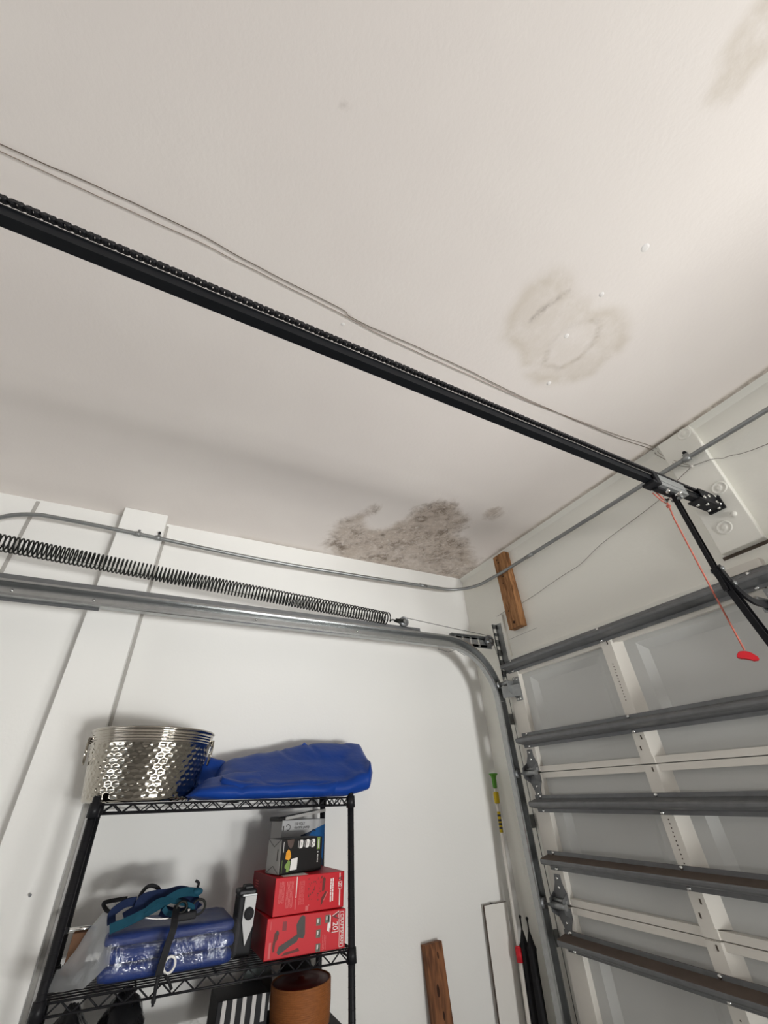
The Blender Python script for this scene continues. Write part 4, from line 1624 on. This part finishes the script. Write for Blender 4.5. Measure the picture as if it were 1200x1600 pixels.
# upper red box
zB = zA + 0.1045 + 0.0012
loB, hiB = (0.125, -1.472, zB), (0.392, -1.192, zB + 0.103)
bxB = carton('drill_box', 'upper red power tool carton covered in small print below the black box', loB, hiB, ('box_red', 'box_red_shade_print'), TILT[0], group='red tool cartons', yaw=4)  # end face shade put into the colour here too
F = Face(loB, hiB)
asp = 0.28 / 0.103
stripes(F, 0.06, 0.14, 0.32, 0.90, 5, 'pink', 5)
stripes(F, 0.16, 0.26, 0.18, 0.90, 6, 'pink', 6)
F.rect(0.292, 0.42, 0.302, 0.98, 'white')
F.rect(0.290, 0.12, 0.302, 0.40, 'pink')
stripes(F, 0.34, 0.42, 0.22, 0.86, 4, 'pink', 8, 0.35)
rnd = random.Random(11)
for k in range(34):
    u, v = 0.45 + rnd.random() * 0.20, 0.14 + rnd.random() * 0.74
    w_, h_ = 0.004 + rnd.random() * 0.012, 0.02 + rnd.random() * 0.05
    F.rect(u, v, u + w_, v + h_, 'brprint')
F.poly([(0.665, 0.50), (0.70, 0.52), (0.715, 0.84), (0.69, 0.90), (0.67, 0.84)], 'brprint')
F.poly([(0.655, 0.12), (0.675, 0.16), (0.735, 0.47), (0.72, 0.50), (0.665, 0.34)], 'brprint')
F.poly([(0.69, 0.26), (0.70, 0.25), (0.755, 0.46), (0.745, 0.48)], 'pink', 1)
F.rect(0.44, 0.04, 0.48, 0.17, 'pink')
F.rect(0.474, 0.16, 0.492, 0.20, 'pink')
stripes(F, 0.79, 0.85, 0.18, 0.84, 2, 'white', 9, 0.55)
F.rect(0.925, 0.76, 0.938, 0.96, 'white')
F.rect(0.927, 0.06, 0.941, 0.52, 'white')
F.frame(0.908, 0.52, 0.966, 0.72, 0.004, 'white', asp)
F.down_text('V', 0.905, 0.87, 0.026, 'box_black', 0.8)
F.down_text('20', 0.914, 0.70, 0.019, 'white', 0.7)
F.done(bxB)
F = Face(loB, hiB)
F.b.face([(0.20, loB[1] - 0.0006, loB[2] + 0.075), (0.16, loB[1] - 0.0006, loB[2] + 0.075), (0.16, loB[1] - 0.0006, loB[2] + 0.078), (0.20, loB[1] - 0.0006, loB[2] + 0.078)], 'pink')
for k in range(3):
    z = loB[2] + 0.060 + 0.008 * k
    F.b.face([(0.20, loB[1] - 0.0006, z), (0.165, loB[1] - 0.0006, z), (0.165, loB[1] - 0.0006, z + 0.003), (0.20, loB[1] - 0.0006, z + 0.003)], 'pink')
F.done(bxB, 'side_print')

# black box on top
zC = zB + 0.1035 + 0.0035
loC, hiC = (0.235, -1.4535, zC), (0.339, -1.2635, zC + 0.105)
bxC = carton('black_box', 'small black carton with grey end and green label on the red cartons', loC, hiC, ('box_black', 'box_grey'), TILT[0], yaw=14)
F = Face(loC, hiC)
asp = 0.19 / 0.105
F.rect(0.05, 0.04, 0.058, 0.40, 'greenprint')
F.rect(0.055, 0.62, 0.067, 0.92, 'stripe')
F.poly([(0.13, 0.97), (0.30, 0.98), (0.28, 0.80), (0.23, 0.70), (0.16, 0.80)][::-1], 'brownphoto')
F.poly([(0.12, 0.42), (0.13, 0.62), (0.18, 0.70), (0.21, 0.66), (0.24, 0.58), (0.25, 0.47), (0.21, 0.38), (0.16, 0.40)][::-1], 'orangeprint')
F.poly([(0.16, 0.06), (0.20, 0.05), (0.23, 0.10), (0.24, 0.34), (0.20, 0.40), (0.17, 0.34), (0.12, 0.24), (0.12, 0.18), (0.16, 0.14)], 'greenprint')
F.poly([(0.24, 0.09), (0.40, 0.10), (0.41, 0.44), (0.26, 0.41)], 'white', 1)
for i, u in enumerate((0.43, 0.585, 0.73)):
    F.poly([(u, 0.70), (u + 0.055, 0.70), (u + 0.085, 0.74), (u + 0.09, 0.90), (u + 0.07, 0.95), (u + 0.015, 0.95)], 'white', 1)
    F.rect(u - 0.028, 0.72, u - 0.018, 0.92, 'stripe')
    if i < 2:
        F.poly([(u + 0.03, 0.76), (u + 0.055, 0.83), (u + 0.03, 0.90), (u + 0.04, 0.83)], 'dkprint', 2)
    else:
        for (du, dv) in ((0.025, 0.88), (0.06, 0.82), (0.03, 0.76)):
            F.disc(u + du, dv, 0.011, 'dkprint', asp, 2, 10)
F.rect(0.87, 0.62, 0.945, 0.985, 'greenprint')
F.rect(0.895, 0.66, 0.92, 0.92, 'stripe', 1)
for k, v in enumerate((0.56, 0.47, 0.40, 0.34, 0.28)):
    F.rect(0.885 + 0.004 * (k % 2), v - 0.04, 0.915, v, 'stripe')
F.done(bxC)
# grey end: flap edges drawn as folded paper seams
b = B()
ye = loC[1] - 0.0008
for (a, c) in (((0.237, 0.995), (0.287, 0.77)), ((0.287, 0.77), (0.337, 0.995)), ((0.241, 0.02), (0.290, 0.22)), ((0.290, 0.22), (0.334, 0.02))):
    p, q = Vector((a[0], ye, loC[2] + 0.105 * a[1])), Vector((c[0], ye, loC[2] + 0.105 * c[1]))
    n = (q - p).normalized().cross(Vector((0, 1, 0))) * 0.0011
    b.face([p - n, q - n, q + n, p + n], 'dkprint')
b.face([(0.315, ye, loC[2] + 0.04), (0.321, ye, loC[2] + 0.04), (0.321, ye, loC[2] + 0.075), (0.315, ye, loC[2] + 0.075)], 'dkprint')
obj('end_print', b, None, bxC, fix=False)
b = B()
b.box((0.30, -1.425, zC - 0.0032), (0.384, -1.33, zC - 0.0006))
bk = tag(obj('paper_slip', b, 'white', None, origin=(0.34, -1.38, zC - 0.0032)), 'pale paper slip sticking out between the black box and upper red carton', 'paper')
bk.rotation_euler.x = TILT[0]

# pump box behind the black one
zD = zB + 0.1035 + 0.001
loD, hiD = (0.094, -1.413, zD), (0.194, -1.201, zD + 0.160)
bxD = carton('pump_box', 'silver and blue air pump carton with its lid open behind the black box', loD, hiD, ('box_silver', 'box_grey'), TILT[0], yaw=12)
F = Face(loD, hiD)
asp = 0.212 / 0.160
F.poly([(0.40, 0.0), (1.0, 0.0), (1.0, 0.85), (0.82, 0.80), (0.62, 0.72), (0.44, 0.66)], 'navyprint')
F.poly([(0.62, 0.62), (1.0, 0.10), (1.0, 0.87), (0.86, 0.82), (0.72, 0.755)], 'blueprint', 1)
F.poly([(0.66, 0.72), (0.70, 0.765), (0.76, 0.775), (0.80, 0.73), (0.78, 0.72), (0.74, 0.745), (0.70, 0.735)][::-1], 'navyprint', 2)
for k in range(22):
    if k in (10, 11, 12, 13):
        continue
    a = 2 * math.pi * k / 22
    a2 = 2 * math.pi * (k + 1) / 22
    c_ = (0.135, 0.845)
    F.poly([(c_[0] + 0.052 * math.cos(a), c_[1] + 0.052 * asp * math.sin(a)), (c_[0] + 0.052 * math.cos(a2), c_[1] + 0.052 * asp * math.sin(a2)), (c_[0] + 0.038 * math.cos(a2), c_[1] + 0.038 * asp * math.sin(a2)), (c_[0] + 0.038 * math.cos(a), c_[1] + 0.038 * asp * math.sin(a))], 'dkprint')
F.rect(0.02, 0.77, 0.045, 0.88, 'dkprint')
F.text('110 VOLT', 0.27, 0.885, 0.0135, 'dkprint', 0.9)
F.text('electric pump', 0.27, 0.812, 0.0145, 'dkprint', 0.95)
F.done(bxD)
b = B()
rt = Matrix.Rotation(math.radians(7), 3, 'X')
b.box((0.100, -1.396, zD + 0.166), (0.182, -1.193, zD + 0.169), None, rot=rt, about=(0.14, -1.396, zD + 0.167))
b.box((0.183, -1.396, zD + 0.160), (0.187, -1.193, zD + 0.171), None, rot=rt, about=(0.14, -1.396, zD + 0.167))
obj('lid_flap', b, 'box_grey', bxD)
b = B()
b.box((0.098, -1.428, zD + 0.157), (0.190, -1.396, zD + 0.172), bevel=0.004)
obj('end_flap', b, 'box_black', bxD)

# ------------------------------------------------------------------ wrapped tarp on the second shelf
ZP = z2(-1.78) + LIFT
pk = thing('wrapped_tarp', 'folded blue tarpaulin in a clear plastic bag on the second shelf', 'tarp', (0.27, -1.78, ZP), rot=TILT)


def pillow(lo, hi, seed, amp, fold=None, nx=16, ny=40, nz=10, rnd_=0.04):
    b = B()
    lo, hi = Vector(lo), Vector(hi)
    c = (lo + hi) / 2
    s = (hi - lo) / 2
    r = bmesh.ops.create_cube(b.bm, size=2.0)
    bmesh.ops.subdivide_edges(b.bm, edges=b.bm.edges, cuts=11, use_grid_fill=True)
    for v in b.bm.verts:
        p = v.co.copy()
        # superellipsoid rounding in metres
        q = Vector((p.x * s.x, p.y * s.y, p.z * s.z))
        rr = min(rnd_, s.x, s.y, s.z)
        inner = Vector((max(-s.x + rr, min(s.x - rr, q.x)), max(-s.y + rr, min(s.y - rr, q.y)), max(-s.z + rr, min(s.z - rr, q.z))))
        d = q - inner
        if d.length > 1e-9:
            q = inner + d.normalized() * rr
        w = c + q
        k = 0.25 if p.z < -0.7 else 1.0
        n = noise.noise(w * 9 + Vector((seed, 0, 0)))
        n2 = noise.noise(Vector((w.x * 20, w.y * 14, w.z * 30)) + Vector((0, seed, 0)))
        w.z += k * amp * (0.8 * n + 0.4 * n2)
        w.x += k * amp * 0.8 * n2
        if fold:
            w.x += fold * math.sin((w.z - lo.z) / (hi.z - lo.z) * math.pi * 4) * (1 if p.x > 0.5 else 0)
        if p.z <= -0.999:
            w.z = max(w.z, lo.z)
        v.co = w
    for f in b.bm.faces:
        f.smooth = True
    return b


for k, (x0, x1, y0, y1, zl, zh) in enumerate(((0.135, 0.398, -1.972, -1.585, 0.004, 0.045), (0.130, 0.386, -1.968, -1.580, 0.040, 0.080), (0.128, 0.368, -1.975, -1.583, 0.075, 0.110))):
    obj('folded_layer', pillow((x0, y0, ZP + zl), (x1, y1, ZP + zh), 2.2 + 3 * k, 0.005, 0.0, rnd_=0.019), 'tarp2', pk)
b = pillow((0.112, -2.0, ZP + 0.0015), (0.408, -1.568, ZP + 0.116), 6.1, 0.010, 0.0, rnd_=0.035)
obj('plastic_bag', b, 'plastic', pk)
# slack bag end on the left, bunched and milky
b = B()
NU, NV = 22, 16
g = []
for i in range(NU + 1):
    row = []
    for j in range(NV + 1):
        s, t = i / NU, j / NV
        y = -1.968 - 0.118 * s ** 0.9 + 0.02 * t * (1 - s)
        x = 0.20 + 0.222 * t
        top = ZP + 0.170 - 0.045 * s - 0.10 * t
        z = top - (0.145 - 0.03 * t) * s ** 1.3 + 0.018 * math.sin(9 * t + 3 * s) * s - 0.015 * t
        n = noise.noise(Vector((s * 4, t * 5, 2.0)))
        z = max(z + 0.018 * n, z2(y) + LIFT + 0.004)
        row.append(b.bm.verts.new((x + 0.012 * noise.noise(Vector((s * 5, t * 4, 7))), y, z)))
    g.append(row)
for i in range(NU):
    for j in range(NV):
        f = b.bm.faces.new((g[i][j], g[i][j + 1], g[i + 1][j + 1], g[i + 1][j]))
        f.smooth = True
obj('bag_end', b, 'plastic_milky', pk)
b = B()
ring = [(0.424, -1.780 + 0.016 * math.cos(a), 1.131 + 0.018 * math.sin(a)) for a in [2 * math.pi * k / 24 for k in range(24)]]
b.tube(ring, 0.0034, 8, None, closed=True)
obj('bag_eyelet', b, 'white', pk)['label'] = 'white eyelet ring'

# tangle of straps on top of the wrapped tarp
tg = thing('strap_bundle', 'tangled black and teal ratchet straps lying on the wrapped blue tarp', 'straps', (0.30, -1.82, ZP + 0.11))
DZ = 0.006


def up(pts):
    return [(p[0], p[1], p[2] + DZ) for p in pts]


b = B()
b.tube(catmull(up([(0.22, -1.93, 1.269), (0.22, -1.964, 1.269), (0.22, -1.996, 1.267), (0.22, -1.998, 1.26), (0.22, -1.982, 1.244), (0.22, -1.969, 1.238)]), 5), 0.006, 8)
b.tube(catmull(up([(0.27, -1.886, 1.236), (0.27, -1.894, 1.27), (0.27, -1.888, 1.287), (0.27, -1.876, 1.298), (0.27, -1.86, 1.299), (0.27, -1.839, 1.289), (0.27, -1.828, 1.27)]), 5), 0.006, 8)
b.tube(catmull(up([(0.30, -1.714, 1.262), (0.30, -1.712, 1.284), (0.30, -1.711, 1.292), (0.30, -1.723, 1.300)]), 5), 0.0045, 8)
split('black_hook_strap', b, 'black_rubber', tg)
b = B()
b.tube(catmull(up([(0.31, -1.963, 1.224), (0.31, -1.968, 1.247), (0.31, -1.955, 1.259), (0.31, -1.932, 1.269), (0.31, -1.904, 1.270)]), 6), 0.01, 4, None, flat=(0.024, 0.004, (0.6, 0, 0.8)))
b.tube(catmull(up([(0.32, -1.893, 1.249), (0.32, -1.888, 1.272), (0.31, -1.854, 1.277), (0.30, -1.811, 1.275), (0.31, -1.771, 1.279), (0.32, -1.735, 1.268), (0.33, -1.72, 1.251), (0.33, -1.732, 1.228), (0.34, -1.774, 1.226), (0.33, -1.824, 1.240)]), 6), 0.01, 4, None, flat=(0.028, 0.005, (0.5, 0, 0.8)))
b.tube(catmull([(0.27, -1.93, 1.235), (0.26, -1.87, 1.258), (0.25, -1.80, 1.262), (0.26, -1.74, 1.250), (0.30, -1.70, 1.232)], 6), 0.01, 4, None, flat=(0.03, 0.005, (0.5, 0, 0.8)))
split('navy_webbing', b, 'navy', tg)
b = B()
b.tube(catmull(up([(0.375, -1.966, 1.222), (0.37, -1.922, 1.231), (0.365, -1.872, 1.245), (0.35, -1.819, 1.262), (0.345, -1.781, 1.276), (0.34, -1.747, 1.278), (0.33, -1.711, 1.270)]), 6), 0.01, 4, None, flat=(0.026, 0.004, (0.75, 0, 0.65)))
b.tube(catmull(up([(0.365, -1.879, 1.246), (0.35, -1.833, 1.268), (0.36, -1.77, 1.256), (0.36, -1.726, 1.238), (0.36, -1.753, 1.228), (0.37, -1.801, 1.235), (0.365, -1.819, 1.250)]), 6), 0.01, 4, None, flat=(0.014, 0.004, (0.6, 0, 0.8)))
b.ball((0.33, -1.716, 1.279), 0.016, None, 2, (1, 1.2, 0.7))
split('teal_webbing', b, 'teal', tg)
b = B()
ring = [(0.35, -1.707 + 0.021 * math.cos(a), 1.242 + 0.019 * math.sin(a)) for a in [2 * math.pi * k / 20 for k in range(20)]]
b.tube(ring, 0.0035, 6, None, closed=True)
ring = [(0.375, -1.765 + 0.016 * math.cos(a), 1.252 + 0.014 * math.sin(a)) for a in [2 * math.pi * k / 20 for k in range(20)]]
b.tube(ring, 0.004, 6, None, closed=True)
split('metal_ring', b, 'spring', tg)
b = B()
b.tube(catmull(up([(0.385, -1.871, 1.236), (0.385, -1.839, 1.229), (0.385, -1.792, 1.224)]), 4), 0.003, 6)
b.ball((0.385, -1.742, 1.243), 0.006, None, 1)
split('ratchet_bar', b, 'chrome', tg)
b = B()
b.box((0.345, -1.775, 1.218), (0.385, -1.715, 1.238), bevel=0.004)
obj('ratchet_buckle', b, 'black_matt', tg)
b = B()
b.tube(catmull([(0.36, -1.777, 1.252), (0.41, -1.785, 1.238), (0.432, -1.786, 1.212), (0.430, -1.794, 1.178), (0.432, -1.803, 1.135), (0.436, -1.806, 1.112)], 6), 0.01, 4, None, flat=(0.022, 0.004, (1, 0, 0.1)))
b.tube(catmull([(0.437, -1.806, 1.115), (0.440, -1.808, 1.09), (0.439, -1.808, 1.075), (0.440, -1.808, 1.055)], 4), [0.006] * 5 + [0.005] * 4 + [0.007] * 2 + [0.004] * 2, 8)
b.tube([(0.434, -1.788, 1.112), (0.437, -1.775, 1.10), (0.436, -1.763, 1.080)], 0.0045, 6)
split('hanging_strap', b, 'black_matt', tg)

# silver and black device beside the red cartons
zd = z2(-1.545) + LIFT
dv = thing('handheld_device', 'upright silver and black hand device with a round black disc beside the red cartons', 'device', (0.30, -1.535, zd), rot=TILT)
b = B()
b.box((0.250, -1.572, zd + 0.001), (0.322, -1.508, zd + 0.160), bevel=0.006)
obj('body', b, 'black_matt', dv)
b = B()
b.prism([(-1.552, zd + 0.158), (-1.512, zd + 0.158), (-1.514, zd + 0.080), (-1.535, zd + 0.030), (-1.541, zd + 0.05), (-1.553, zd + 0.09)], 'X', 0.3225, 0.332)
obj('silver_front', b, 'silver', dv)
b = B()
b.lathe([(0.017, 0.3325), (0.017, 0.338), (0.013, 0.340), (0.0005, 0.340)], (0, -1.533, zd + 0.112), 24, None, 'X')
obj('round_disc', b, 'black_rubber', dv)
b = B()
b.box((0.258, -1.576, zd + 0.159), (0.326, -1.512, zd + 0.176), bevel=0.005)
b.box((0.272, -1.555, zd + 0.174), (0.318, -1.522, zd + 0.186), bevel=0.004)
obj('top_cap', b, 'black_steel', dv)
b = B()
b.box((0.322, -1.562, zd + 0.158), (0.333, -1.511, zd + 0.164), bevel=0.001)
obj('trim_band', b, 'alu', dv)

# brown cardboard box and steel tube behind the left post
zk = z2(-2.045) + LIFT
cb = thing('cardboard_box', 'small brown cardboard box behind the left shelf post beside the plastic bag', 'box', (0.19, -2.035, zk), rot=TILT)
b = B()
b.box((0.125, -2.070, zk + 0.0), (0.205, -2.012, zk + 0.095), bevel=0.002)
obj('carton', b, 'card', cb)
tb_ = thing('steel_tube', 'short shiny steel tube lying on the small brown cardboard box', 'tube', (0.19, -2.04, zk + 0.10))
b = B()
b.tube([(0.19, -2.090, zk + 0.1045), (0.19, -2.000, zk + 0.1005)], 0.007, 12)
obj('tube', b, 'chrome', tb_)
b = B()
b.tube([(0.19, -2.096, zk + 0.105), (0.19, -2.084, zk + 0.1045)], 0.0085, 12)
obj('end_cap', b, 'black_rubber', tb_)

# ------------------------------------------------------------------ third shelf
L3 = 0.0075
BC = Vector((0.262, -1.298, z3(-1.298) + L3))
bk = thing('rattan_basket', 'round brown woven rattan basket with a dark red lid on the third shelf', 'basket', BC)
b = B()
prof = [(0.002, 0.0), (0.098, 0.0)]
hh = 0.0
k = 0
while hh < 0.104:
    prof += [(0.1005 + 0.004 * min(1, hh / 0.05), hh + 0.001), (0.1035 + 0.004 * min(1, hh / 0.05), hh + 0.0028), (0.1005 + 0.004 * min(1, hh / 0.05), hh + 0.0046)]
    hh += 0.0052
prof += [(0.106, 0.106), (0.1065, 0.110), (0.103, 0.111), (0.101, 0.106)]
b.lathe(prof, BC, 72, None, wob=lambda a, h, i: 0.0010 * math.sin(a * 36 + (i // 3) * math.pi) if 2 < i < len(prof) - 5 else 0)
obj('woven_side', b, 'wicker', bk)
b = B()
b.lathe([(0.1005, 0.103), (0.100, 0.1075), (0.06, 0.110), (0.014, 0.111), (0.010, 0.118), (0.0005, 0.119)], BC, 48)
obj('lid', b, 'maroon', bk)

SC_ = (0.165, -1.585, z3(-1.50) + L3)
sb = thing('striped_box', 'black fabric box with five white upright stripes on the third shelf', 'box', (0.20, -1.50, z3(-1.5) + L3), rot=TILT)
zs = z3(-1.5) + L3
b = B()
b.box((0.11, -1.588, zs), (0.248, -1.412, zs + 0.092), bevel=0.003)
obj('fabric_box', b, 'black_matt', sb)
for k in range(5):
    b = B()
    y = -1.572 + k * 0.0335
    b.box((0.2484, y, zs + 0.006 + 0.005 * k), (0.2500, y + 0.0135, zs + 0.0915), bevel=0.0005)
    obj('stripe', b, 'stripe', sb)


def lump(name, label, cat, c, r, sc, m, seed, amp, neck=None, group=None):
    b = B()
    b.ball((0, 0, 0), 1.0, None, 4)
    for v in b.bm.verts:
        n = v.co.normalized()
        k = 1 + amp * noise.noise(n * 2.2 + Vector((seed, 0, 0))) + amp * 0.5 * noise.noise(n * 5.5 + Vector((0, seed, 0)))
        p = Vector((n.x * r * sc[0], n.y * r * sc[1], n.z * r * sc[2])) * k
        if neck and p.z > 0:
            t = p.z / (r * sc[2])
            p.x *= 1 - neck * t ** 2
            p.y *= 1 - neck * t ** 2
        p.z = max(p.z, -r * sc[2] * 0.8)
        v.co = Vector(c) + p
    lo = min(v.co.z for v in b.bm.verts)
    o = obj(name, b, m, None, origin=(c[0], c[1], lo))
    return tag(o, label, cat, group)


lump('black_bag', 'glossy black plastic bag with a peaked top under the middle of the second shelf', 'bag', (0.21, -1.870, z3(-1.87) + L3 + 0.070), 0.085, (1.0, 0.78, 1.04), 'blackbag', 1.0, 0.16, 0.45)
lump('black_bag', 'glossy black plastic bag just right of the left shelf post, lowest at the frame edge', 'bag', (0.22, -2.015, z3(-2.015) + L3 + 0.062), 0.078, (1.0, 0.75, 1.02), 'blackbag', 5.0, 0.16, 0.45)
lump('grey_cushion', 'grey-green soft fabric bag squeezed upright behind the striped box', 'bag', (0.080, -1.412, z3(-1.412) + L3 + 0.072), 0.09, (0.26, 0.62, 1.05), 'greybag', 2.0, 0.10)
lump('dark_bundle', 'dark cloth bundle jammed behind the rattan basket', 'bundle', (0.098, -1.268, z3(-1.268) + L3 + 0.073), 0.09, (0.46, 0.72, 1.05), 'nylon', 3.0, 0.10)
lump('white_bottle', 'small white rounded item peeping out behind the rattan basket', 'bottle', (0.050, -1.150, z3(-1.16) + L3 + 0.052), 0.075, (0.38, 0.42, 0.9), 'white', 4.0, 0.05)

# ================================================================== THINGS LEANING IN THE CORNER
pl = thing('wooden_plank', 'brown wooden plank with dark knots leaning against the left wall', 'plank', (0.10, -0.58, 0.0))
b = B()
PLm = Matrix.Translation((0.022, -0.575, 0.0)) @ Matrix.Rotation(math.radians(-2.2), 4, 'X')
b.box((0.0, -0.048, 0.0), (0.036, 0.048, 0.927), bevel=0.002)
bmesh.ops.subdivide_edges(b.bm, edges=[e for e in b.bm.edges if e.calc_length() > 0.4], cuts=10)
lean = Matrix.Translation((0.085, -0.560, 0.004)) @ Matrix.Rotation(math.radians(1.5), 4, 'X') @ Matrix.Rotation(math.radians(-5.0), 4, 'Y')
bmesh.ops.transform(b.bm, matrix=lean, verts=b.bm.verts)
obj('board', b, 'wood2', pl)
b = B()
for (y, z, ry, rz_) in ((-0.008, 0.780, 0.007, 0.020), (0.004, 0.705, 0.005, 0.014), (-0.02, 0.62, 0.006, 0.016), (0.015, 0.885, 0.004, 0.012)):
    vs = [(0.0365, y + ry * math.cos(a), z + rz_ * math.sin(a)) for a in [2 * math.pi * k / 14 for k in range(14)]]
    b.face(vs)
bmesh.ops.transform(b.bm, matrix=lean, verts=b.bm.verts)
split('knot', b, 'knot', pl)

wp = thing('melamine_board', 'narrow white melamine panel standing upright in the corner', 'panel', (0.02, -0.2, 0.0))
b = B()
lean2 = Matrix.Translation((0.032, -0.20, 0.003)) @ Matrix.Rotation(math.radians(-1.0), 4, 'Y') @ Matrix.Rotation(math.radians(-1.4), 4, 'X')
b.box((0.0, -0.075, 0.0), (0.014, 0.075, 1.008), bevel=0.001)
bmesh.ops.transform(b.bm, matrix=lean2, verts=b.bm.verts)
obj('board', b, 'panel_white', wp)
b = B()
b.box((0.002, -0.0762, 0.001), (0.0128, -0.0748, 1.0075))
b.box((0.002, -0.0748, 1.0076), (0.0128, 0.074, 1.0090))
bmesh.ops.transform(b.bm, matrix=lean2, verts=b.bm.verts)
obj('edge_band', b, 'dust', wp)
b = B()
b.box((-0.008, -0.02, 0.995), (0.0135, -0.015, 1.013))
bmesh.ops.transform(b.bm, matrix=lean2, verts=b.bm.verts)
obj('edge_clip', b, 'galv_dark', wp)

# telescopic pole
pt, pb_ = Vector((0.070, -0.078, 1.585)), Vector((0.118, -0.185, 0.0))
po = thing('extension_pole', 'white extension pole with green tip, yellow and red collars leaning in the corner', 'pole', pb_)
d = (pt - pb_).normalized()


def at(z):
    return pb_ + d * ((z - pb_.z) / d.z)


b = B()
b.tube([at(0.0), at(0.83)], 0.0105, 12)
b.tube([at(0.83), at(1.51)], 0.0088, 12)
obj('shaft', b, 'polewhite', po)
b = B()
b.tube([at(0.805), at(0.855)], 0.0165, 14)
b.tube([at(0.855), at(0.862)], [0.0165, 0.010], 14)
obj('red_collar', b, 'red', po)['label'] = 'red twist collar'
b = B()
b.tube([at(1.432), at(1.437), at(1.483), at(1.488)], [0.012, 0.0155, 0.0165, 0.012], 14)
obj('yellow_collar', b, 'yellow', po)['label'] = 'yellow twist collar'
b = B()
b.tube([at(1.505), at(1.512), at(1.555), at(1.568), at(1.574), at(1.579)], [0.009, 0.0125, 0.0135, 0.018, 0.0255, 0.0255], 16)
obj('green_tip', b, 'green', po)['label'] = 'green threaded tip'
b = B()
b.tube([at(1.30), at(1.395)], 0.0094, 12)
obj('pole_label', b, 'yellow', po)
b = B()
for zc_ in (1.315, 1.333, 1.350, 1.372):
    b.tube([at(zc_), at(zc_ + 0.010)], 0.0098, 12)
split('pole_print', b, 'dkprint', po)

# two slim folded umbrellas standing with tips up
um0 = None
for i, (x, y, lx, ly) in enumerate(((0.113, -0.100, 0.022, -0.062), (0.161, -0.098, 0.022, -0.062))):
    t_, b_ = Vector((x, y, 0.966)), Vector((x + lx, y + ly, 0.0))
    o = thing('folded_umbrella', ('left' if i == 0 else 'right') + ' of two slim folded black umbrellas standing tip up by the pole', 'umbrella', b_, 'folded black umbrellas')
    dd = (t_ - b_)

    def q(s):
        return b_ + dd * s
    b = B()
    b.tube([q(0.93), q(0.955), q(0.985), q(1.0)], [0.0035, 0.0035, 0.0035, 0.0055], 10)
    b.ball(q(0.998), 0.007, None, 2)
    obj('tip', b, 'black_steel', o)
    b = B()
    ss = [0.18, 0.22, 0.30, 0.5, 0.7, 0.82, 0.875, 0.892, 0.905, 0.935, 0.95]
    rr = [0.013, 0.018, 0.0195, 0.019, 0.018, 0.017, 0.018, 0.0205, 0.015, 0.008, 0.004]
    n = 24
    rings = []
    for s_, r_ in zip(ss, rr):
        c_ = q(s_)
        rings.append([b.bm.verts.new(c_ + Vector((math.cos(2 * math.pi * k / n), math.sin(2 * math.pi * k / n), 0)) * r_ * (1 + 0.14 * (1 if k % 3 == 0 else -0.5))) for k in range(n)])
    for a_ in range(len(rings) - 1):
        for k in range(n):
            f = b.bm.faces.new((rings[a_][k], rings[a_][(k + 1) % n], rings[a_ + 1][(k + 1) % n], rings[a_ + 1][k]))
            f.smooth = True
    b.bm.faces.new(rings[0][::-1])
    b.bm.faces.new(rings[-1])
    obj('canopy', b, 'nylon', o)
    b = B()
    b.tube([q(0.0), q(0.20)], 0.010, 12)
    obj('grip', b, 'black_rubber', o)
